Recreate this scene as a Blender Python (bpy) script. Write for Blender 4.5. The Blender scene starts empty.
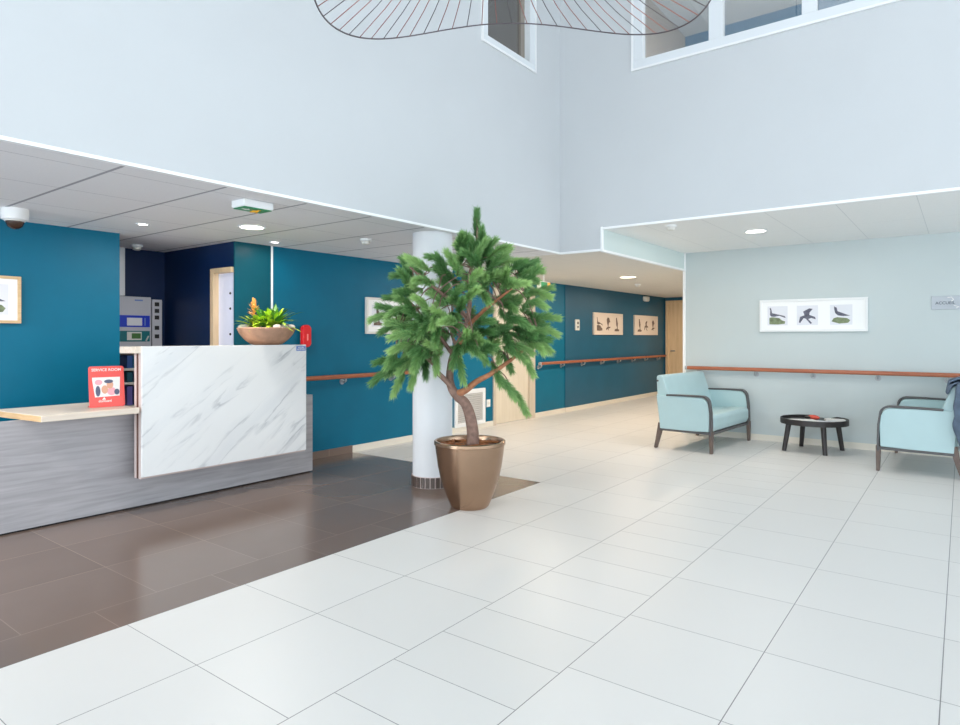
import bpy, bmesh, math, random
from mathutils import Vector, Matrix
random.seed(7)
PI = math.pi
col = bpy.context.scene.collection
sc = bpy.context.scene

# ------------------------------------------------------------------ materials
def lin(c):
    return tuple(((v/255)/12.92 if v/255 <= .04045 else ((v/255+.055)/1.055)**2.4) for v in c)
def base(name):
    m = bpy.data.materials.new(name); m.use_nodes = True
    return m, m.node_tree.nodes, m.node_tree.links, m.node_tree.nodes['Principled BSDF']
def mat(name, c, rough=.5, metal=0., noise=0., nscale=20., bump=0., spec=.5, emit=None, estr=0., sheen=0.):
    m, n, l, b = base(name)
    L = lin(c)
    b.inputs['Base Color'].default_value = (*L, 1)
    b.inputs['Roughness'].default_value = rough
    b.inputs['Metallic'].default_value = metal
    b.inputs['Specular IOR Level'].default_value = spec
    if sheen: b.inputs['Sheen Weight'].default_value = sheen
    if emit:
        b.inputs['Emission Color'].default_value = (*lin(emit), 1); b.inputs['Emission Strength'].default_value = estr
    if noise or bump:
        tc = n.new('ShaderNodeTexCoord'); t = n.new('ShaderNodeTexNoise')
        t.inputs['Scale'].default_value = nscale; t.inputs['Detail'].default_value = 4
        l.new(tc.outputs['Object'], t.inputs['Vector'])
        if noise:
            r = n.new('ShaderNodeValToRGB')
            r.color_ramp.elements[0].position = .3; r.color_ramp.elements[1].position = .7
            r.color_ramp.elements[0].color = (*[v*(1-noise) for v in L], 1)
            r.color_ramp.elements[1].color = (*[min(1, v*(1+noise)) for v in L], 1)
            l.new(t.outputs['Fac'], r.inputs['Fac']); l.new(r.outputs['Color'], b.inputs['Base Color'])
        if bump:
            bp = n.new('ShaderNodeBump'); bp.inputs['Strength'].default_value = bump; bp.inputs['Distance'].default_value = .01
            l.new(t.outputs['Fac'], bp.inputs['Height']); l.new(bp.outputs['Normal'], b.inputs['Normal'])
    return m
def mth(n, l, op, a, b=None, c=None):
    x = n.new('ShaderNodeMath'); x.operation = op
    for i, v in enumerate((a, b, c)):
        if v is None: continue
        if isinstance(v, (int, float)): x.inputs[i].default_value = v
        else: l.new(v, x.inputs[i])
    return x.outputs[0]
def mixc(n, l, f, a, b):
    x = n.new('ShaderNodeMix'); x.data_type = 'RGBA'
    if isinstance(f, (int, float)): x.inputs[0].default_value = f
    else: l.new(f, x.inputs[0])
    for i, v in ((6, a), (7, b)):
        if isinstance(v, tuple): x.inputs[i].default_value = (*v, 1)
        else: l.new(v, x.inputs[i])
    return x.outputs[2]
def tile_mat(name, c, g, rough, ystart, rowfun, gw=.004, var=.04, ns=1.2, bounce=.5):
    """floor tiles in rows along x: a joint every 0.6 m in y, row-dependent joints in x"""
    m, n, l, b = base(name)
    tc = n.new('ShaderNodeTexCoord'); s = n.new('ShaderNodeSeparateXYZ'); l.new(tc.outputs['Object'], s.inputs[0])
    X, Y = s.outputs[0], s.outputs[1]
    v = mth(n, l, 'DIVIDE', mth(n, l, 'SUBTRACT', Y, ystart), .6)
    row = mth(n, l, 'FLOOR', v); fy = mth(n, l, 'FRACT', v)
    jy = mth(n, l, 'MINIMUM', fy, mth(n, l, 'SUBTRACT', 1., fy))
    jy = mth(n, l, 'LESS_THAN', jy, gw/1.2)
    off, pitch = rowfun(n, l, row)
    u = mth(n, l, 'DIVIDE', mth(n, l, 'SUBTRACT', X, off), pitch)
    fx = mth(n, l, 'FRACT', u); cx = mth(n, l, 'FLOOR', u)
    jx = mth(n, l, 'MINIMUM', fx, mth(n, l, 'SUBTRACT', 1., fx))
    jx = mth(n, l, 'LESS_THAN', mth(n, l, 'MULTIPLY', jx, pitch), gw*.4)
    j = mth(n, l, 'MAXIMUM', jx, jy)
    cmb = n.new('ShaderNodeCombineXYZ'); l.new(cx, cmb.inputs[0]); l.new(row, cmb.inputs[1])
    wn = n.new('ShaderNodeTexWhiteNoise'); wn.noise_dimensions = '3D'; l.new(cmb.outputs[0], wn.inputs['Vector'])
    nz = n.new('ShaderNodeTexNoise'); nz.inputs['Scale'].default_value = ns; nz.inputs['Detail'].default_value = 5
    l.new(tc.outputs['Object'], nz.inputs['Vector'])
    f = mth(n, l, 'ADD', mth(n, l, 'MULTIPLY', wn.outputs['Value'], .5), mth(n, l, 'MULTIPLY', nz.outputs['Fac'], .5))
    L = lin(c)
    cc = mixc(n, l, f, tuple(x*(1-var) for x in L), tuple(min(1, x*(1+var)) for x in L))
    l.new(mixc(n, l, j, cc, lin(g)), b.inputs['Base Color'])
    b.inputs['Roughness'].default_value = rough
    return m
def rows_white(n, l, row):
    is2 = mth(n, l, 'COMPARE', row, 2., .1)
    lo = mth(n, l, 'LESS_THAN', row, 1.5)
    off = mth(n, l, 'ADD', .165, mth(n, l, 'MULTIPLY', lo, .285))
    off = mth(n, l, 'ADD', off, mth(n, l, 'MULTIPLY', is2, .165))
    pitch = mth(n, l, 'SUBTRACT', .603, mth(n, l, 'MULTIPLY', is2, .292))
    return off, pitch
def rows_brown(n, l, row):
    lo = mth(n, l, 'LESS_THAN', row, .5)
    return mth(n, l, 'ADD', .44, mth(n, l, 'MULTIPLY', lo, .3)), mth(n, l, 'ADD', .6, 0.)
def ceil_mat(name, c, g, x0, px, y0, py, gx=.012, gy=.004, rough=.8):
    m, n, l, b = base(name)
    tc = n.new('ShaderNodeTexCoord'); s = n.new('ShaderNodeSeparateXYZ'); l.new(tc.outputs['Object'], s.inputs[0])
    def joint(v, o, p, w):
        f = mth(n, l, 'FRACT', mth(n, l, 'DIVIDE', mth(n, l, 'SUBTRACT', v, o), p))
        f = mth(n, l, 'MINIMUM', f, mth(n, l, 'SUBTRACT', 1., f))
        return mth(n, l, 'LESS_THAN', mth(n, l, 'MULTIPLY', f, p), w/2)
    j = mth(n, l, 'MAXIMUM', joint(s.outputs[0], x0, px, gx), joint(s.outputs[1], y0, py, gy))
    nz = n.new('ShaderNodeTexNoise'); nz.inputs['Scale'].default_value = 90; nz.inputs['Detail'].default_value = 3
    l.new(tc.outputs['Object'], nz.inputs['Vector'])
    L = lin(c)
    cc = mixc(n, l, nz.outputs['Fac'], tuple(x*.93 for x in L), tuple(min(1, x*1.05) for x in L))
    l.new(mixc(n, l, j, cc, lin(g)), b.inputs['Base Color'])
    b.inputs['Roughness'].default_value = rough
    return m
def wood_mat(name, c1, c2, axis=0, scale=3., stretch=12., rough=.45, bump=0.):
    m, n, l, b = base(name)
    tc = n.new('ShaderNodeTexCoord'); mp = n.new('ShaderNodeMapping')
    sv = [stretch]*3; sv[axis] = 1.
    mp.inputs['Scale'].default_value = sv
    l.new(tc.outputs['Object'], mp.inputs[0])
    t = n.new('ShaderNodeTexNoise'); t.inputs['Scale'].default_value = scale; t.inputs['Detail'].default_value = 6; t.inputs['Distortion'].default_value = .6
    l.new(mp.outputs[0], t.inputs['Vector'])
    r = n.new('ShaderNodeValToRGB')
    r.color_ramp.elements[0].position = .3; r.color_ramp.elements[1].position = .72
    r.color_ramp.elements[0].color = (*lin(c1), 1); r.color_ramp.elements[1].color = (*lin(c2), 1)
    l.new(t.outputs['Fac'], r.inputs['Fac']); l.new(r.outputs['Color'], b.inputs['Base Color'])
    b.inputs['Roughness'].default_value = rough
    return m
def marble_mat():
    m, n, l, b = base('marble')
    tc = n.new('ShaderNodeTexCoord'); mp = n.new('ShaderNodeMapping')
    m0 = n.new('ShaderNodeMapping'); m0.inputs['Rotation'].default_value = (0, math.radians(37), 0); l.new(tc.outputs['Object'], m0.inputs[0])
    mp.inputs['Scale'].default_value = (.5, 1, 2.8)
    l.new(m0.outputs[0], mp.inputs[0])
    t = n.new('ShaderNodeTexNoise'); t.inputs['Scale'].default_value = 2.6; t.inputs['Detail'].default_value = 7; t.inputs['Distortion'].default_value = .3
    l.new(mp.outputs[0], t.inputs['Vector'])
    d = mth(n, l, 'ABSOLUTE', mth(n, l, 'SUBTRACT', t.outputs['Fac'], .5))
    v1 = n.new('ShaderNodeValToRGB'); v1.color_ramp.elements[0].position = 0.; v1.color_ramp.elements[1].position = .035
    v1.color_ramp.elements[0].color = (1, 1, 1, 1); v1.color_ramp.elements[1].color = (0, 0, 0, 1)
    l.new(d, v1.inputs['Fac'])
    t2 = n.new('ShaderNodeTexNoise'); t2.inputs['Scale'].default_value = 2.2; t2.inputs['Detail'].default_value = 4
    l.new(mp.outputs[0], t2.inputs['Vector'])
    v2 = n.new('ShaderNodeValToRGB'); v2.color_ramp.elements[0].position = .48; v2.color_ramp.elements[1].position = .68
    l.new(t2.outputs['Fac'], v2.inputs['Fac'])
    f = mth(n, l, 'MULTIPLY', v1.outputs['Color'], v2.outputs['Color'])
    c = mixc(n, l, mth(n, l, 'MULTIPLY', v2.outputs['Color'], .35), lin((238, 238, 238)), lin((214, 217, 222)))
    l.new(mixc(n, l, mth(n, l, 'MULTIPLY', f, .62), c, lin((140, 143, 150))), b.inputs['Base Color'])
    b.inputs['Roughness'].default_value = .22
    return m
def needle_mat():
    m, n, l, b = base('needles')
    g = n.new('ShaderNodeNewGeometry'); tc = n.new('ShaderNodeTexCoord')
    t = n.new('ShaderNodeTexNoise'); t.inputs['Scale'].default_value = 8.; t.inputs['Detail'].default_value = 1.5
    l.new(tc.outputs['Object'], t.inputs['Vector'])
    a = n.new('ShaderNodeAttribute'); a.attribute_name = 'shoot_tone'
    f = mth(n, l, 'ADD', mth(n, l, 'MULTIPLY', g.outputs['Random Per Island'], .22), mth(n, l, 'MULTIPLY', t.outputs['Fac'], .2))
    f = mth(n, l, 'ADD', f, mth(n, l, 'MULTIPLY', a.outputs['Fac'], .72))
    r = n.new('ShaderNodeValToRGB')
    e = r.color_ramp.elements
    e[0].position = .15; e[0].color = (*lin((44, 82, 44)), 1)
    e[1].position = .9; e[1].color = (*lin((192, 224, 150)), 1)  # ramp ends hold shadow and highlight greens, so light is in the colour
    k = e.new(.52); k.color = (*lin((112, 164, 98)), 1)
    l.new(f, r.inputs['Fac']); l.new(r.outputs['Color'], b.inputs['Base Color'])
    b.inputs['Roughness'].default_value = .55
    tr = n.new('ShaderNodeBsdfTranslucent'); l.new(r.outputs['Color'], tr.inputs['Color'])
    mx = n.new('ShaderNodeMixShader'); mx.inputs[0].default_value = .3
    l.new(b.outputs[0], mx.inputs[1]); l.new(tr.outputs[0], mx.inputs[2])
    l.new(mx.outputs[0], n['Material Output'].inputs['Surface'])
    return m
def glass_mat(name, tint=(1, 1, 1), refl=.12):
    m = bpy.data.materials.new(name); m.use_nodes = True
    n, l = m.node_tree.nodes, m.node_tree.links
    n.remove(n['Principled BSDF'])
    tr = n.new('ShaderNodeBsdfTransparent'); tr.inputs[0].default_value = (*tint, 1)
    gl = n.new('ShaderNodeBsdfGlossy'); gl.inputs['Roughness'].default_value = .02
    mx = n.new('ShaderNodeMixShader'); mx.inputs[0].default_value = refl
    l.new(tr.outputs[0], mx.inputs[1]); l.new(gl.outputs[0], mx.inputs[2])
    l.new(mx.outputs[0], n['Material Output'].inputs['Surface'])
    return m
def lamp_mat(name, c, s):
    return mat(name, (250, 250, 250), .5, emit=c, estr=s)

M = dict(
    floor=tile_mat('white_tiles', (218, 216, 213), (128, 126, 126), .4, .065, rows_white),
    floorb=tile_mat('brown_tiles', (116, 100, 92), (140, 121, 109), .17, 2.735, rows_brown, .005, .16, 2.2),
    upper=mat('upper_plaster', (199, 202, 205), .7, noise=.01, nscale=2),
    lounge=mat('lounge_plaster', (196, 205, 206), .65, noise=.015, nscale=1.5),
    drop=mat('pale_green_plaster', (212, 224, 222), .6),
    bead=mat('white_bead', (245, 246, 247), .4),
    teal=mat('teal_paint', (0, 103, 133), .42, noise=.04, nscale=3, spec=.22),
    teal2=mat('darker_teal_green', (8, 82, 98), .4, noise=.04, nscale=3, spec=.22),  # darker and greener than the teal beside it
    tealc=mat('corridor_dull_teal', (30, 90, 118), .4, noise=.05, nscale=2, spec=.35),  # duller, greyer teal than the reception wall
    navy=mat('navy_paint', (2, 34, 76), .4, spec=.4),
    ceil=ceil_mat('ceiling_tiles', (238, 237, 240), (162, 162, 170), 1.6, .605, 3.8, .66, .02, .005),
    ceilc=ceil_mat('corridor_ceiling', (226, 221, 214), (208, 203, 197), 1.6, .605, 3.8, .66, .006),
    ceill=ceil_mat('lounge_ceiling', (240, 241, 241), (214, 217, 219), 6.3, 1.2, .3, .58, .004, .006),
    cream=mat('cream_tile', (226, 220, 208), .4),
    browntile=tile_mat('brown_plinth_tiles', (120, 102, 92), (160, 140, 125), .35, 2.735, rows_brown, .005, .1),
    white=mat('white_paint', (236, 237, 238), .45),
    offwhite=mat('off_white_plastic', (222, 221, 216), .45),
    rail=wood_mat('rail_wood', (142, 76, 46), (174, 100, 64), 0, 4, 20, .35),
    railc=wood_mat('lounge_rail_wood', (156, 84, 52), (184, 108, 74), 1, 4, 20, .35),
    metal=mat('brushed_metal', (176, 178, 182), .45, .6),
    greywood=wood_mat('grey_wood', (158, 155, 159), (184, 181, 185), 0, 2.2, 14, .5),
    marble=marble_mat(),
    ashwood=wood_mat('pale_ash', (226, 208, 188), (240, 228, 214), 0, 3, 18, .4),
    oak=wood_mat('oak_edge', (206, 166, 120), (226, 190, 146), 1, 5, 10, .5),
    darkwood=mat('dark_brown_board', (92, 58, 42), .5),
    pinkwood=mat('pale_pink_board', (205, 188, 184), .5),
    black=mat('shadow_black', (18, 18, 20), .6),
    pine=wood_mat('door_wood', (206, 178, 142), (222, 196, 160), 2, 2, 10, .45),
    creamdoor=wood_mat('cream_door', (214, 203, 184), (224, 214, 196), 2, 2, 8, .45),
    jamb=wood_mat('jamb_wood', (198, 184, 166), (212, 199, 182), 2, 3, 12, .5),
    lavender=mat('pale_door_leaf', (226, 228, 246), .35),
    bronze=mat('bronze_glaze', (176, 146, 122), .27, .95, noise=.12, nscale=3.),
    soil=mat('bark_soil', (110, 66, 40), .9, noise=.55, nscale=35, bump=.8),
    bark=mat('grey_bark', (134, 106, 94), .8, noise=.25, nscale=30, bump=.5),
    bark2=mat('orange_bark', (164, 110, 78), .75, noise=.25, nscale=30, bump=.4),
    needle=needle_mat(),
    chair=mat('aqua_vinyl', (178, 204, 207), .42, noise=.02, nscale=6),
    frame=mat('dark_taupe_wood', (84, 82, 83), .45),
    legw=mat('leg_wood', (104, 88, 80), .5, noise=.12, nscale=20),
    tblack=mat('table_black', (48, 42, 42), .45),
    tgrey=mat('table_inlay', (58, 56, 56), .4),
    paper=mat('paper_white', (238, 236, 232), .6),
    magr=mat('red_cover', (214, 84, 66), .45),
    denim=mat('slate_cloth', (92, 108, 128), .85, noise=.25, nscale=9, bump=.3),
    red=mat('signal_red', (226, 22, 28), .3),
    coral=mat('coral_print', (240, 84, 76), .35),
    coraltxt=mat('pink_white_print', (252, 226, 220), .5),
    blue=mat('blue_label', (112, 140, 200), .4),
    cblue=mat('cobalt_plate', (30, 60, 196), .4),
    cteal=mat('panel_teal', (20, 112, 120), .4),
    lcd=mat('green_screen', (60, 96, 52), .3, emit=(50, 90, 40), estr=.25),
    panel=mat('panel_grey', (196, 196, 204), .4),
    dark=mat('dark_plastic', (38, 36, 38), .35),
    dome=mat('smoked_dome', (60, 40, 30), .12),
    green=mat('sign_green', (30, 140, 90), .4),
    yellow=mat('sign_yellow', (236, 176, 40), .4),
    bowl=mat('terracotta_stone', (178, 140, 116), .8, noise=.16, nscale=14, bump=.4),
    leaf=mat('bright_leaf', (178, 212, 52), .45, noise=.25, nscale=12),
    leafd=mat('mid_green_leaf', (70, 130, 40), .5, noise=.25, nscale=12),
    flower=mat('orange_bract', (240, 176, 96), .5, noise=.12, nscale=15),
    stone=mat('white_pebble', (226, 216, 208), .6),
    slate=mat('bird_ink', (96, 96, 112), .7, noise=.3, nscale=30),
    olive=mat('olive_ink', (122, 134, 102), .7, noise=.3, nscale=30),
    inkp=mat('print_paper', (228, 229, 236), .7),
    sepia=mat('sepia_ink', (110, 92, 82), .7, noise=.3, nscale=30),
    mount=mat('mount_board', (246, 246, 246), .6),
    mountw=mat('cream_mount', (222, 208, 196), .6),
    framew=mat('whitewashed_frame', (226, 222, 216), .5),
    frameo=wood_mat('light_oak_frame', (206, 172, 130), (222, 190, 148), 0, 6, 12, .5),
    sign=mat('acrylic_grey', (176, 182, 190), .3),
    signtxt=mat('grey_lettering', (92, 98, 108), .5),
    cord=mat('thin_fibre', (92, 84, 88), .5),
    cordr=mat('copper_fibre', (156, 96, 88), .5),
    lightw=lamp_mat('lit_diffuser', (255, 250, 242), 5),
    lightc=lamp_mat('warm_diffuser', (255, 232, 205), 4.5),
    glass=glass_mat('clear_glass', (.9, .94, .96), .1),
    wglass=glass_mat('interior_glass', (.85, .88, .9), .16),
    roomgrey=mat('upstairs_ceiling', (150, 156, 160), .8),
    roomblue=mat('upstairs_blue', (8, 88, 126), .5),
    roombrown=mat('upstairs_taupe', (140, 132, 124), .7),
    binb=mat('binder_blue', (40, 84, 150), .5), bint=mat('binder_teal', (24, 88, 110), .5),
    binv=mat('binder_violet', (110, 104, 180), .5), binn=mat('binder_navy', (24, 40, 80), .5),
    asphalt=mat('outside_paving', (180, 180, 178), .8),
    fibre=mat('skin_tone', (222, 168, 140), .6), hairb=mat('print_grey', (90, 96, 120), .6),
)

# ------------------------------------------------------------------ mesh helpers
class MB:
    def __init__(s): s.bm = bmesh.new(); s.mi = 0
    def _t(s, faces):
        for f in faces: f.material_index = s.mi
    def box(s, x0, x1, y0, y1, z0, z1, rot=None, piv=(0, 0, 0)):
        vs = [Vector((x, y, z)) for x in (x0, x1) for y in (y0, y1) for z in (z0, z1)]
        if rot is not None: vs = [rot @ (v-Vector(piv)) + Vector(piv) for v in vs]
        v = [s.bm.verts.new(p) for p in vs]
        s._t([s.bm.faces.new([v[i] for i in q]) for q in ((0, 1, 3, 2), (4, 6, 7, 5), (0, 4, 5, 1), (2, 3, 7, 6), (0, 2, 6, 4), (1, 5, 7, 3))])
        return s
    def tube(s, pts, r, seg=8, cap=True, flat=None):
        pts = [Vector(p) for p in pts]; n = len(pts)
        rs = r if isinstance(r, (list, tuple)) else [r]*n
        rings = []; up = None
        for i, p in enumerate(pts):
            d = (pts[min(i+1, n-1)]-pts[max(i-1, 0)]).normalized()
            if up is None:
                up = Vector((0, 0, 1)) if abs(d.z) < .9 else Vector((1, 0, 0))
            a = d.cross(up)
            if a.length < 1e-5: a = d.orthogonal()
            a.normalize(); b = a.cross(d).normalized(); up = b
            rings.append([s.bm.verts.new(p+(a*math.cos(2*PI*k/seg)+b*math.sin(2*PI*k/seg))*rs[i]) for k in range(seg)])
        for i in range(n-1):
            for k in range(seg):
                s._t([s.bm.faces.new((rings[i][k], rings[i][(k+1) % seg], rings[i+1][(k+1) % seg], rings[i+1][k]))])
        if cap:
            s._t([s.bm.faces.new(rings[0][::-1]), s.bm.faces.new(rings[-1])])
        return s
    def lathe(s, prof, seg=48, c=(0, 0, 0), axis='z', cap=True):
        rings = []
        for r, h in prof:
            ring = []
            for k in range(seg):
                a = 2*PI*k/seg
                p = {'z': (r*math.cos(a), r*math.sin(a), h), 'y': (r*math.cos(a), h, r*math.sin(a)), 'x': (h, r*math.cos(a), r*math.sin(a))}[axis]
                ring.append(s.bm.verts.new(Vector(p)+Vector(c)))
            rings.append(ring)
        for i in range(len(rings)-1):
            for k in range(seg):
                s._t([s.bm.faces.new((rings[i][k], rings[i][(k+1) % seg], rings[i+1][(k+1) % seg], rings[i+1][k]))])
        if cap: s._t([s.bm.faces.new(rings[0][::-1]), s.bm.faces.new(rings[-1])])
        return s
    def prism(s, poly, d, f):
        """poly: 2D points; f(u, v, w) -> 3D; extruded w from d[0] to d[1]"""
        a = [s.bm.verts.new(f(u, v, d[0])) for u, v in poly]; b = [s.bm.verts.new(f(u, v, d[1])) for u, v in poly]
        n = len(poly)
        s._t([s.bm.faces.new(a[::-1]), s.bm.faces.new(b)])
        for i in range(n): s._t([s.bm.faces.new((a[i], a[(i+1) % n], b[(i+1) % n], b[i]))])
        return s
    def ball(s, c, r, sc=(1, 1, 1), seg=10):
        prof = [(r*math.sin(PI*i/seg)+1e-5, -r*math.cos(PI*i/seg)) for i in range(seg+1)]
        n0 = len(s.bm.verts)
        s.lathe(prof, seg*2)
        s.bm.verts.ensure_lookup_table()
        for v in s.bm.verts[n0:]: v.co = Vector((v.co.x*sc[0], v.co.y*sc[1], v.co.z*sc[2]))+Vector(c)
        return s
    def face(s, pts):
        s._t([s.bm.faces.new([s.bm.verts.new(Vector(p)) for p in pts])]); return s
    def build(s, name, mats, parent=None, smooth=False, bevel=0., seg=2, loc=None, label=None, sub=0, normals=True):
        if normals: bmesh.ops.recalc_face_normals(s.bm, faces=s.bm.faces[:])
        if parent is None and loc is not None:
            for v in s.bm.verts: v.co -= Vector(loc)
        me = bpy.data.meshes.new(name); s.bm.to_mesh(me); s.bm.free()
        for m in (mats if isinstance(mats, (list, tuple)) else [mats]): me.materials.append(m)
        o = bpy.data.objects.new(name, me); col.objects.link(o)
        if parent is not None: o.parent = parent
        elif loc is not None: o.location = loc
        if smooth:
            for p in me.polygons: p.use_smooth = True
        if bevel:
            b = o.modifiers.new('bevel', 'BEVEL'); b.width = bevel; b.segments = seg; b.limit_method = 'ANGLE'; b.angle_limit = math.radians(32)
            b.harden_normals = False
        if sub:
            q = o.modifiers.new('subsurf', 'SUBSURF'); q.levels = sub; q.render_levels = sub
        if label: o['label'] = label
        return o
def shade_auto(o):
    for p in o.data.polygons: p.use_smooth = True
    o.data.set_sharp_from_angle(angle=math.radians(40)); return o
def thing(name, label, cat, loc=(0, 0, 0), rz=0., group=None):
    o = bpy.data.objects.new(name, None); col.objects.link(o); o.location = loc; o.rotation_euler = (0, 0, rz)
    o.empty_display_size = .1
    return tag(o, label, cat, group)
def tag(o, label, cat, group=None):
    o['label'] = label; o['category'] = cat
    if group: o['group'] = group
    return o
def struct(o): o['kind'] = 'structure'; return o
def wall(name, m, *boxes, bevel=0.):
    b = MB()
    for q in boxes: b.box(*q)
    return struct(b.build(name, m, bevel=bevel))
def text(name, body, size, mtl, parent, loc, rot, ext=.0005, align='CENTER', sx=1.):
    cu = bpy.data.curves.new(name, 'FONT'); cu.body = body; cu.size = size; cu.extrude = ext
    cu.offset = size*.018; cu.align_x = align; cu.align_y = 'CENTER'; cu.materials.append(mtl)
    q = bpy.data.objects.new(name, cu); col.objects.link(q); bpy.context.view_layer.update()
    me = bpy.data.meshes.new_from_object(q.evaluated_get(bpy.context.evaluated_depsgraph_get())); bpy.data.objects.remove(q)
    me.materials.clear(); me.materials.append(mtl)
    o = bpy.data.objects.new(name, me); col.objects.link(o); o.parent = parent; o.location = loc; o.rotation_euler = rot; o.scale = (sx, 1, 1)
    return o

# ------------------------------------------------------------------ setting dimensions
HC, HL = 2.245, 2.47         # reception/corridor ceiling, lounge ceiling
YB, XC, YS = 3.563, 6.2, 3.057
YW, XW, XE = 5.6, 8.72, 14.6
YL, YR = 6.0, 6.95           # left teal wall, recess back
TOP = 6.8; X0, Y0 = -4.5, -6.0
T = .12

# floors
b = MB(); b.box(X0-1, XE+.2, Y0-1, 3.065, -.1, 0); b.box(4.98, XE+.2, 3.065, YW+.15, -.1, 0)
struct(b.build('floor', M['floor']))
b = MB(); b.box(X0-1, 4.98, 3.065, YR+.1, -.1, 0)
struct(b.build('floor_reception', M['floorb']))

# ceilings
wall('ceiling_reception', M['ceil'], (X0, XC+.02, YB+.02, YR+.1, HC, HC+.1))
wall('ceiling_corridor', M['ceilc'], (XC+.02, XE, YS+.02, YW+.1, HC, HC+.1))
wall('ceiling_lounge', M['ceill'], (XC+.02, XW+.05, Y0, YS+.02, HL, HL+.1))
wall('ceiling_atrium', M['white'], (X0, XC+T, Y0, YB+T, TOP, TOP+.1))

# upper atrium walls with window openings
LW = (4.76, 5.66, 4.09, 5.3)     # left upper window x0 x1 z0 z1
wall('wall_upper_left', M['upper'], (X0, LW[0], YB, YB+T, HC+.006, TOP), (LW[1], XC+T, YB, YB+T, HC+.006, TOP), (LW[0], LW[1], YB, YB+T, HC+.006, LW[2]), (LW[0], LW[1], YB, YB+T, LW[3], TOP))
RW = (.24, 2.70, 4.07, 5.3)      # right upper window y0 y1 z0 z1
wall('wall_upper_right', M['upper'], (XC, XC+T, YS+.012, YB, HC+.006, HL), (XC, XC+T, YS, YB, HL, TOP), (XC, XC+T, RW[1], YS, HL+.006, TOP), (XC, XC+T, Y0, RW[0], HL+.006, TOP), (XC, XC+T, RW[0], RW[1], RW[3], TOP),
     (XC, XC+T, RW[0], RW[1], HL+.006, RW[2]))
wall('wall_lounge_drop', M['drop'], (XC+.005, XW, YS, YS+.011, HC+.004, HL+.02))
wall('trim_1', M['bead'], (X0, XC+.02, YB-.008, YB+.03, HC-.008, HC+.012), bevel=.002)
wall('trim_2', M['bead'], (XC-.01, XC+.03, YS-.01, YB-.008, HC-.01, HC+.014), bevel=.002)
wall('trim_3', M['bead'], (XC+.03, XW, YS-.014, YS+.03, HC-.018, HC+.008), bevel=.004)
wall('trim_4', M['bead'], (XC-.01, XC+.03, Y0, YS-.014, HL-.01, HL+.014), bevel=.002)
wall('trim_5', M['bead'], (XC-.014, XC+.02, YS-.014, YS+.012, HC, HL+.02), bevel=.004)
wall('trim_6', M['bead'], (XW-.012, XW+.03, YS-.02, YS+.02, 0, HL), bevel=.004)

# walls
wall('wall_lounge', M['lounge'], (XW, XW+.15, Y0, YS, 0, HL+.02))
wall('wall_corridor_side', M['lounge'], (XW+.15, XE, YS-.1, YS+.0, 0, HC))
wall('wall_reception_left', M['teal'], (X0, 2.62, YL, YL+.1, 0, HC))
wall('wall_recess_side', M['navy'], (2.52, 2.62, YL+.1, YR, 0, HC))
wall('wall_recess_back', M['navy'], (2.52, 3.62, YR, YR+.1, 0, HC))
DX = 3.5
wall('wall_recess_right', M['navy'], (DX, DX+.1, 5.99, YR, 0, HC), (DX, DX+.1, YW+.02, 5.99, 2.0, HC))
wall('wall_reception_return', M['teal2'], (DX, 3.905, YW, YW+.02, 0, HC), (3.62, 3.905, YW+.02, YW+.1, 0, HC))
wall('wall_reception_right', M['teal'], (3.905, 7.74, YW, YW+.1, 0, HC), (8.90, 9.9, YW, YW+.1, 0, HC), (7.74, 8.90, YW, YW+.1, 2.13, HC))
wall('wall_corridor', M['tealc'], (9.9, XE, YW-.012, YW+.1, 0, HC))
wall('wall_corridor_end', M['tealc'], (XE, XE+.1, YS, 4.60, 0, HC), (XE, XE+.1, 5.56, YW, 0, HC), (XE, XE+.1, 4.60, 5.56, 2.17, HC))
wall('trim_7', M['bead'], (3.903, 3.923, YW-.008, YW+.0, .08, HC))
wall('trim_8', M['bead'], (3.01, 3.065, YR-.05, YR, 1.75, HC))
# baseboards
wall('baseboard_reception_brown', M['browntile'], (3.905, 4.98, YW-.012, YW, 0, .08))
wall('baseboard_reception', M['cream'], (4.98, 7.74, YW-.012, YW, 0, .075), (8.90, 9.9, YW-.012, YW, 0, .075))
wall('baseboard_corridor', M['cream'], (9.9, XE, YW-.024, YW-.012, 0, .075))
wall('baseboard_lounge', M['cream'], (XW-.012, XW, Y0, YS-.02, 0, .075))

# facade behind the camera and at the side: unseen glazing, lowered to dim the upper walls
def facade(name, axis, pos, a0, a1, z0, z1, nx, nz):
    fr = MB(); pn = MB()
    def bx(mb, u0, u1, w0, w1, q0, q1):
        if axis == 'x': mb.box(pos+w0, pos+w1, u0, u1, q0, q1)
        else: mb.box(u0, u1, pos+w0, pos+w1, q0, q1)
    for i in range(nx+1):
        u = a0+(a1-a0)*i/nx; bx(fr, u-.04, u+.04, -.06, .06, z0, z1)
    for k in range(nz+1):
        z = z0+(z1-z0)*k/nz; bx(fr, a0, a1, -.05, .05, z-.035, z+.035)
    bx(pn, a0, a1, -.006, .006, z0, z1)
    o = struct(fr.build(name, M['white'])); pn.build('pane', M['glass'], o)
facade('window_4', 'x', X0, Y0+.4, 3.2, .1, 3.6, 6, 2)
facade('window_5', 'y', Y0, X0+.4, 5.9, .1, 3.6, 7, 2)
facade('added_window', 'x', X0, 3.7, 5.85, .1, 2.15, 2, 1)  # unseen glazing added to throw light onto the reception ceiling
facade('window_6', 'y', Y0, 6.6, 8.4, .1, 2.3, 2, 1)
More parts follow.
